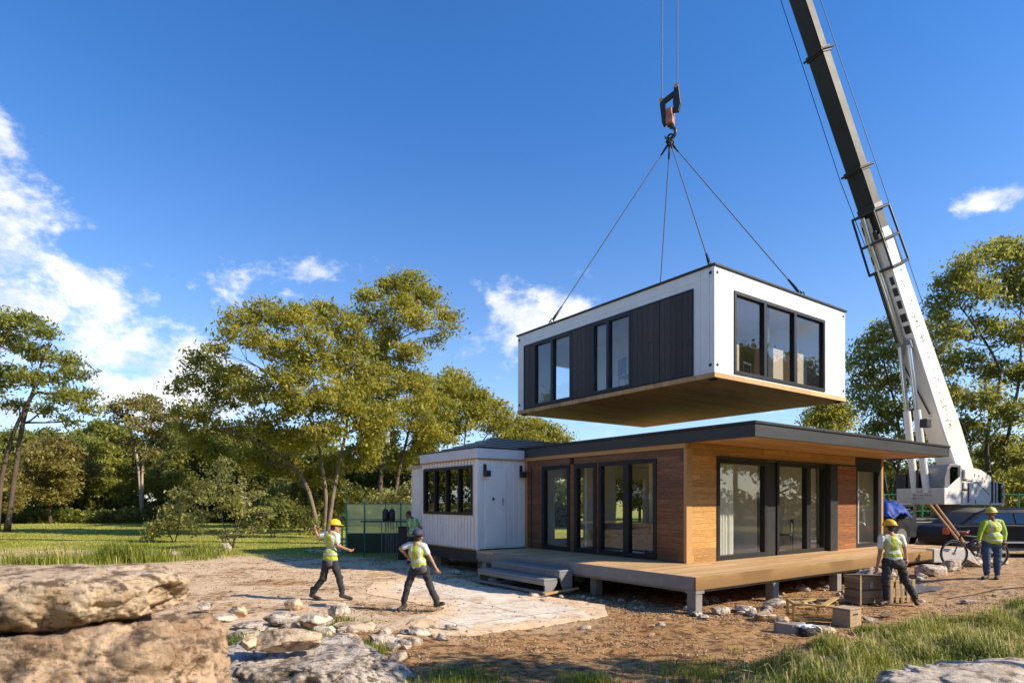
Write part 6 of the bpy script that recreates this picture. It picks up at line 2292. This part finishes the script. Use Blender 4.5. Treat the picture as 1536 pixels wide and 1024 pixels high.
# young loose tree and bushes on the grass
tree('young_tree', 'young loose leaved pale green tree at the edge of the sandy yard', 345, 28.5,
     [[(350, 826), (340, 800), (332, 770), (330, 730)], [(348, 826), (356, 790), (370, 760), (385, 745)], [(346, 822), (325, 800), (295, 785)]],
     [(330, 712, 22, 0), (310, 730, 22, .5), (350, 728, 22, -.5), (375, 748, 22, .4), (395, 770, 16, 0), (290, 752, 24, .3), (325, 755, 28, -.6), (355, 765, 24, 0), (268, 745, 18, 0), (385, 795, 14, 0), (300, 785, 24, -.3), (345, 795, 18, .3), (262, 770, 20, .5), (335, 695, 10, 0)],
     LF_F, BK_D, 15, .14, .15, 18, 71, .075, cat='tree')
BUSHES = [('low pale bush left of the young tree', 262, 33, [(262, 780, 24, 0), (240, 790, 20, 0), (285, 785, 20, 0), (255, 762, 16, 0), (225, 800, 14, 0)], LF_F, 16, .17),
          ('dark green bush right of the young tree under the big tree', 410, 37, [(410, 770, 26, 0), (385, 785, 22, 0), (440, 780, 26, 0), (425, 755, 20, 1), (465, 790, 18, 0)], LF_D, 14, .2),
          ('dark thicket under the big tree beside the fence gate', 480, 42, [(470, 765, 26, 1), (505, 755, 28, 2), (450, 740, 26, 2), (535, 745, 22, 2), (500, 720, 26, 3)], LF_D, 12, .24),
          ('yellow green bush behind the mesh fence near the cabin end', 600, 34, [(580, 750, 20, 0), (605, 742, 22, 0), (625, 735, 20, 0), (610, 760, 22, 0), (560, 765, 18, 0)], LF_F, 14, .18)]
for i, (lb, bx_, Y_, cl, lf, dn, lz) in enumerate(BUSHES):
    tree('bush', lb, bx_, Y_, [[(bx_, 751 + 2035 / Y_), (bx_ + 5, 790 if Y_ < 36 else 780), (bx_ + 8, 770)], [(bx_, 751 + 2035 / Y_), (bx_ - 12, 790 if Y_ < 36 else 780), (bx_ - 18, 772)]], cl, lf, BK_D, dn, lz, .22, 26, 80 + i, .06, cat='bush')

# right hand trees
tree('tall_tree', 'tall green tree with open branching at the right edge behind the crane', 1490, 42,
     [[(1484, 800), (1488, 740), (1480, 680), (1486, 620), (1500, 560), (1470, 500), (1440, 460)], [(1492, 800), (1500, 720), (1515, 640), (1530, 560), (1530, 480)], [(1478, 800), (1460, 740), (1440, 690), (1420, 650)]],
     [(1480, 385, 26, 0), (1510, 378, 26, 1), (1540, 392, 30, 0), (1450, 400, 22, -1), (1430, 425, 24, 0), (1412, 455, 22, 1), (1405, 480, 16, 0), (1460, 440, 30, -1), (1500, 430, 32, 1), (1540, 440, 32, 0), (1430, 500, 20, -1), (1470, 490, 24, 1), (1520, 500, 30, -1),
      (1450, 545, 26, 0), (1500, 560, 28, 1), (1545, 560, 30, 0), (1475, 600, 28, -1), (1420, 590, 22, 0), (1520, 620, 28, 0), (1460, 650, 28, 0), (1500, 670, 28, 1), (1535, 690, 26, 0), (1430, 640, 20, 1), (1480, 705, 22, 2), (1560, 500, 26, 0), (1575, 430, 26, 0)],
     LF_O, BK_D, 9.5, .26, .36, 28, 90, .30)
tree('broad_tree', 'broad olive tree behind the crane boom above the end of the flat roof', 1340, 46,
     [[(1345, 790), (1343, 740), (1350, 680), (1345, 620), (1330, 560), (1320, 520)], [(1350, 790), (1365, 700), (1395, 620), (1405, 560)], [(1340, 740), (1320, 690), (1300, 650)]],
     [(1320, 500, 22, 0), (1300, 520, 20, 1), (1345, 505, 18, 0), (1285, 545, 18, 0), (1330, 540, 26, -1), (1300, 570, 24, 0), (1280, 590, 12, 0), (1340, 580, 24, 1), (1375, 560, 26, 1), (1400, 520, 26, 0), (1385, 495, 18, 1), (1415, 550, 20, -1), (1310, 610, 24, 0),
      (1340, 630, 26, 0), (1375, 610, 26, -1), (1410, 600, 24, 0), (1310, 645, 20, 1), (1360, 670, 28, 0), (1400, 660, 28, 1), (1330, 690, 22, 1), (1420, 700, 24, 1), (1370, 720, 20, 1)],
     LF_O, BK_D, 9.0, .27, .38, 28, 91, .26)
tree('bush', 'leafy yellow green bush against the right edge behind the wire fence', 1525, 34, [[(1525, 810), (1528, 770), (1530, 740)]],
     [(1520, 728, 22, 0), (1545, 715, 26, 0), (1500, 745, 20, 0), (1535, 760, 24, 0), (1505, 715, 14, 1), (1560, 750, 26, 0)], LF_Y, BK_D, 12, .2, .26, 26, 92, .08, cat='bush')
tree('bush', 'dark bush behind the blue tarp and crane cab', 1395, 36, [[(1395, 805), (1398, 770), (1395, 750)]],
     [(1360, 760, 24, 0), (1390, 750, 26, 0), (1420, 758, 26, 0), (1450, 750, 26, 0), (1400, 780, 26, 0), (1440, 785, 24, 0), (1365, 790, 22, 0), (1480, 765, 24, 0)], LF_D, BK_D, 12, .2, .26, 26, 93, .08, cat='bush')

# the far wood : individual trees of three habits, copied
def wood_tree(seed, leaf, lean, lb):
    rs = random.Random(seed)
    cl = []
    for i in range(26):
        a = rs.uniform(0, 6.283)
        h = rs.uniform(.22, 1.0)
        rad = (4.4 * math.sin(min(1, h * 1.05) * 2.7) ** .8 if h < .99 else 1.2) * rs.uniform(.2, 1.15)
        r = rs.uniform(.7, 2.3) * (1.1 - .35 * h)
        cl.append((rad * math.cos(a), rad * math.sin(a), 1.6 + h * 10.2, r, r, r * .7))
    C, tone, tips = crown_points(cl, 7.5, .48, seed, 26)
    t = thing('wood_tree', lb, 'tree', (0, 0, 0))
    mb = MB()
    rs2 = random.Random(seed)
    top_ = Vector((lean, 0, 9.5))
    pts = limb_tube(mb, (0, 0, -.2), top_, .26, .08, rs2, .04, 9, 10)
    for ci, c in enumerate(cl):
        q = min(pts, key=lambda p: (p - Vector(c[:3])).length + max(0, p.z - c[2] + 1.2))
        limb_tube(mb, q, c[:3], .07, .02, rs2, .1, 5, 4)
    mb.build('trunk', BK_D, t, True)
    leaf_cloud('crown', C, .40, .19, seed + 9, leaf, t, .2, tone)
    return t


wt = [wood_tree(201, LF_B, .5, 'brown green rounded tree in the far wood'), wood_tree(202, LF_O, -.4, 'olive tree in the far wood'), wood_tree(203, LF_D, .2, 'dark green tree in the far wood')]
WT = [(10, 56, 0, .92, 690), (75, 60, 0, 1, 640), (125, 68, 1, 1, 650), (160, 76, 1, 1, 630), (265, 74, 1, 1, 640), (300, 66, 1, 1, 640), (60, 82, 2, 1, 640), (200, 80, 2, 1, 655), (240, 84, 0, 1, 660), (335, 72, 2, 1, 640),
      (380, 62, 2, 1, 640), (430, 66, 2, 1, 640), (300, 60, 2, 1, 655), (480, 62, 2, 1, 645), (560, 64, 1, 1, 650), (620, 62, 2, 1, 650), (-60, 62, 1, 1, 620), (-130, 70, 0, 1, 620), (520, 72, 2, 1, 680), (580, 76, 2, 1, 680), (640, 70, 1, 1, 690), (700, 80, 2, 1, 690), (20, 74, 1, 1, 640), (110, 84, 0, 1, 645),
      (470, 84, 2, 1, 690), (350, 88, 0, 1, 660), (1310, 66, 2, 1, 690), (1370, 62, 2, 1, 690), (1440, 60, 2, 1, 680), (1500, 64, 1, 1, 660), (1580, 60, 2, 1, 640), (1650, 66, 0, 1, 640), (840, 90, 1, 1, 700), (880, 52, 1, 1, 668), (960, 55, 0, 1, 665), (1040, 50, 2, 1, 660), (1120, 54, 1, 1, 662), (1190, 50, 2, 1, 668), (1270, 56, 1, 1, 672), (920, 62, 2, 1, 668), (1000, 64, 1, 1, 665), (1080, 62, 2, 1, 665)]
seen = {}
rs = random.Random(4)
for i, (px_, Y_, kd, s_, ytop) in enumerate(WT):
    o = wt[kd] if kd not in seen else copy_tree(wt[kd])
    p = wp(px_, 0, Y_)
    hgt = 2.2 + (751 - ytop) / F * Y_
    sc = hgt / 13.0
    o.scale = (sc * rs.uniform(.95, 1.2), sc * rs.uniform(.95, 1.2), sc)
    o.location = (p.x, Y_, -.05)
    o.rotation_euler = (0, 0, rs.uniform(0, 6.28))
    kn = ('brown green rounded', 'olive', 'dark green')[kd]
    o['label'] = kn + (' tree of the far wood left of the big tree' if px_ < 450 else ' tree hidden behind the big tree and the cabin' if px_ < 900 else ' tree in the wood behind the crane')
    o['group'] = kn + (' trees of the far wood' if px_ < 450 else ' trees behind the cabin' if px_ < 900 else ' trees behind the crane')
    seen[kd] = 1
# trees standing off to the right and behind: reflected in the glass and shading the foreground
OFF = [(58, -6, 2, 1.4), (60, 8, 0, 1.3), (64, 18, 2, 1.5), (58, 30, 1, 1.2), (62, 40, 2, 1.3), (50, -16, 1, 1.2), (44, -26, 0, 1.2), (70, -2, 1, 1.5), (34, 22, 2, .9), (36, 4, 0, .9),
       (-46, 10, 2, 1.3), (-48, 20, 1, 1.2), (-44, 28, 0, 1.1), (-52, 36, 2, 1.3), (-34, -6, 0, 1.0), (-58, 14, 1, 1.5), (-38, 16, 2, 1.0), (-42, 40, 1, 1.1), (26, -22, 0, 1.1), (-26, -20, 0, 1.1), (0, -34, 2, 1.2),
       (38, 12, 1, 1.0), (46, 24, 0, 1.1), (40, 36, 1, 1.0), (30, -10, 2, 1.0), (52, 4, 1, 1.2), (-30, 12, 1, .9), (-26, 22, 0, .8), (-36, 30, 1, 1.0), (10, -28, 1, 1.1), (-14, -26, 2, 1.1), (-40, 2, 1, 1.1)]
for i, (x_, y_, kd, s_) in enumerate(OFF):
    o = copy_tree(wt[kd])
    o.location = (x_, y_, -.05)
    o.scale = (s_, s_, s_)
    o.rotation_euler = (0, 0, i * 1.3)
    o['label'] = 'tree standing outside the picture beside the building site'
    o['group'] = 'trees outside the picture'
# shade tree to the right of the camera, its crown shades the front soil
C, tone, tips = crown_points([(0, 0, 4.9, 1.5, .8, .7), (1.2, .4, 5.3, 1.1, .7, .6), (-1.0, -.2, 5.3, 1.0, .6, .6), (2.2, 0, 5.0, 1, .7, .6)], 12, .2, 301, 24)
t = thing('shade_tree', 'slim tree just outside the picture on the right shading the front soil', 'tree', (7.6, 5.5, .1))
mb = MB()
rs = random.Random(9)
limb_tube(mb, (1.3, -1.2, -.2), (.6, 0, 4.4), .13, .06, rs, .04, 9, 8)
limb_tube(mb, (.7, -.2, 3.6), (-1.0, -.2, 5.1), .05, .02, rs, .1, 6, 5)
limb_tube(mb, (.7, -.2, 3.6), (2.0, .1, 4.8), .05, .02, rs, .1, 6, 5)
mb.build('trunk', BK_D, t, True)
leaf_cloud('crown', C, .16, .07, 302, LF_O, t, .2, tone)

# undergrowth along the foot of the wood
def band(n, x0, x1, y0, y1, h, seed):
    g = np.random.default_rng(seed)
    x = g.uniform(x0, x1, n)
    y = g.uniform(y0, y1, n)
    hh = np.array([h * (.45 + .55 * abs(noise.noise(Vector((a * .22, b * .22, seed))) * 2.2)) for a, b in zip(x, y)])
    z = g.uniform(0, 1, n) ** .8 * hh
    return np.stack([x, y, z], 1)


ug = np.concatenate([band(42000, -64, -6, 67, 72, 3.6, 1), band(26000, -22, 6, 52, 62, 3.4, 2), band(9000, -60, -30, 60, 66, 1.8, 3), band(22000, 18, 46, 44, 52, 3.4, 4)])
for sx, x0, n_, sd in ((1, 50, 16000, 5), (1, 50, 0, 6), (-1, 50, 16000, 7)):
    if n_:
        q = band(n_, -22, 46, 0, 6, 5.0, sd)
        ug = np.concatenate([ug, np.stack([sx * (x0 + q[:, 1]), q[:, 0], q[:, 2]], 1)])
o = leaf_cloud('undergrowth', ug, .42, .22, 303, LF_D, None, .1)
tag(o, 'dark tangled undergrowth along the foot of the wood', kind='stuff')

# nest box in the tall tree
nb = thing('nest_box', 'small white box hanging in the tall olive tree', 'nest box', wp(581, 655, 46.6))
MB().box(-.17, .17, -.15, .15, -.45, .45).build('box_body', M['white'], nb, bevel=.02)
MB().box(-.22, .22, -.22, .2, .453, .52).build('box_roof', M['steel'], nb)
MB().cyl((0, .0, .52), (.1, .2, 1.6), .02).build('hanger', M['black'], nb)


# ------------------------------------------------------------------ grass
m, nt, out = new_mat('grass_blades')
k = NT(nt)
at = k.n('Attribute', _attribute_name='tone')
t_ = at.outputs['Fac']
cr = nt.nodes.new('ShaderNodeValToRGB')
e = cr.color_ramp.elements
e.new(.4); e.new(.75)
for el, (p, c) in zip(e, [(0.05, (.045, .08, .010)), (.36, (.16, .22, .020)), (.66, (.38, .40, .055)), (.92, (.70, .56, .24))]):
    el.position = p
    el.color = (*c, 1)
k.put(cr.inputs[0], t_)
b_ = k.n('BsdfPrincipled', Roughness=.55)
b_.inputs['Specular IOR Level'].default_value = .3
k.put(b_.inputs['Base Color'], cr)
tl = k.n('BsdfTranslucent')
k.put(tl.inputs[0], cr)
mx = k.n('MixShader')
mx.inputs[0].default_value = .35
k.put(mx.inputs[1], b_)
k.put(mx.inputs[2], tl)
nt.links.new(mx.outputs[0], out.inputs[0])
GRM = m


def blades(name, P, H, Wd, seed, label, tone):
    """P: N x 3 roots, H heights, Wd widths : each blade a bent strip of two quads and a tip"""
    g = np.random.default_rng(seed)
    n = len(P)
    a = g.uniform(0, 6.283, n)
    d = np.stack([np.cos(a), np.sin(a), np.zeros(n)], 1)
    s = np.stack([-np.sin(a), np.cos(a), np.zeros(n)], 1)
    lean = g.uniform(.1, .95, n)[:, None]
    up = np.array([0, 0, 1.0])
    H = H[:, None]
    Wd = Wd[:, None]
    p1 = P + up * H * .5 + d * H * lean * .15
    p2 = P + up * H * (.92 - .22 * lean) + d * H * lean * .45
    p3 = P + up * H * (1.02 - .50 * lean) + d * H * lean * .85
    V = np.stack([P - s * Wd / 2, P + s * Wd / 2, p1 + s * Wd * .42, p1 - s * Wd * .42, p2 + s * Wd * .25, p2 - s * Wd * .25, p3 + s * Wd * .04, p3 - s * Wd * .04], 1).reshape(-1, 3)
    q = np.array([(0, 1, 2, 3), (3, 2, 4, 5), (5, 4, 6, 7)])
    Fc = (q[None] + (np.arange(n) * 8)[:, None, None]).reshape(-1, 4)
    me = fast_mesh(name, V, Fc)
    at = me.attributes.new('tone', 'FLOAT', 'FACE')
    at.data.foreach_set('value', np.repeat(tone, 3).astype(np.float32))
    o = link(name, me, GRM)
    return tag(o, label, kind='stuff')


def grow(n, fn, seed):
    g = random.Random(seed)
    P, H, Wd, T_ = [], [], [], []
    while len(P) < n:
        r = fn(g)
        if r is None: continue
        x_, y_, h_, w_, tn = r
        P.append((x_, y_, gz(x_, y_) - .01)); H.append(h_); Wd.append(w_); T_.append(min(1, max(0, tn)))
    return np.array(P), np.array(H), np.array(Wd), np.array(T_)


def near_grass(g):
    x_ = g.uniform(.4, 12.5)
    y_ = g.uniform(4.6, 13.6)
    if abs(x_ / y_) > 1.0: return None
    e_ = 6.4 + .60 * x_ - y_ - max(0, 4.0 - x_) * .55 + 1.2 * noise.noise(Vector((x_ * .9, y_ * .9, 0)))
    if e_ < -.1 and (e_ < -1.3 or g.random() > .10 or noise.noise(Vector((x_ * 2.6, y_ * 2.6, 9))) < .12): return None
    cl_ = noise.noise(Vector((x_ * 1.6, y_ * 1.6, 7)))
    if g.random() > .42 + 1.3 * cl_ + min(.4, e_ * .25): return None
    # tufts
    h_ = g.uniform(.09, .34) * (.55 + 1.6 * max(0, cl_)) * max(.35, min(1, .45 + e_))
    if x_ > 1.8 and ((x_ - 4.85) / 1.5) ** 2 + ((y_ - 5.75) / .78) ** 2 < 1: return None
    tn = g.gauss(.42 + .3 * noise.noise(Vector((x_ * .8, y_ * .8, 3))), .15)
    if g.random() < .16: tn = .95; h_ *= 1.25
    return x_, y_, h_, g.uniform(.006, .013), tn


P, H, Wd, T_ = grow(60000, near_grass, 1)
blades('grass_bank', P, H, Wd, 2, 'long tangled green grass along the bottom right edge', T_)


def tall_grass(g):
    x_ = g.gauss(9.6, .8)
    y_ = g.gauss(9.8, .5)
    h_ = g.uniform(.3, .65) * math.exp(-((x_ - 9.6) / 1.3) ** 2)
    return x_, y_, h_, g.uniform(.008, .014), g.gauss(.3, .15)


P, H, Wd, T_ = grow(2200, tall_grass, 3)
blades('tall_grass', P, H, Wd, 4, 'taller dark grass clump at the right edge', T_)
TF = [(-3.0, 8.6, .5, .2), (-2.2, 9.0, .35, .18), (-3.6, 7.6, .3, .25), (-3.4, 6.4, .35, .30), (-3.3, 9.6, .4, .2), (-2.95, 10.9, .3, .16), (-1.0, 6.9, .5, .16), (-.6, 7.6, .5, .12), (.9, 7.5, .3, .12), (-3.9, 8.8, .4, .3), (2.4, 7.8, .6, .15)]


def tufts(g):
    c = g.choice(TF)
    x_, y_ = g.gauss(c[0], c[2] * .55), g.gauss(c[1], c[2] * .45)
    return x_, y_, c[3] * g.uniform(.5, 1.3), g.uniform(.005, .011), g.gauss(.4, .18)


P, H, Wd, T_ = grow(7000, tufts, 5)
blades('grass_tufts', P, H, Wd, 6, 'green grass tufts growing between the front rocks', T_)


def field(g):
    y_ = 20.5 + 46 * g.random() ** 1.7
    x_ = g.uniform(-.86, -.20) * y_
    e_ = y_ + .28 * x_ + noise.noise(Vector((x_ * .5, y_ * .5, 1))) * 1.6
    if e_ < 21.4 - 2.5 * 0: 
        return None
    if x_ > -7.5 and y_ < 27.5: return None
    k_ = y_ / 22
    cl_ = noise.noise(Vector((x_ * .35, y_ * .35, 2)))
    near_ = max(0, 1 - (e_ - 17.2) / 6.0)
    h_ = (.08 + .26 * max(0, near_) * (.25 + max(0, cl_) * 2.6)) * g.uniform(.4, 1.3)
    return x_, y_, h_, .012 * k_ * g.uniform(.7, 1.4), g.gauss(.62 + .35 * cl_, .13)


P, H, Wd, T_ = grow(80000, field, 7)
blades('field_grass', P, H, Wd, 8, 'sunlit grass of the field behind the sandy yard', T_)


def weeds(g):
    t = g.random()
    x_ = -17 + t * 5.2 + g.gauss(0, .5)
    y_ = 21.3 + t * 2.6 + g.gauss(0, .7)
    return x_, y_, g.uniform(.25, .8) * max(.2, .55 + 1.3 * noise.noise(Vector((x_ * .7, y_ * .7, 0)))), g.uniform(.012, .022), g.gauss(.5, .2)


P, H, Wd, T_ = grow(9000, weeds, 9)
blades('tall_weeds', P, H, Wd, 10, 'tall green weeds at the left edge of the sandy yard', T_)
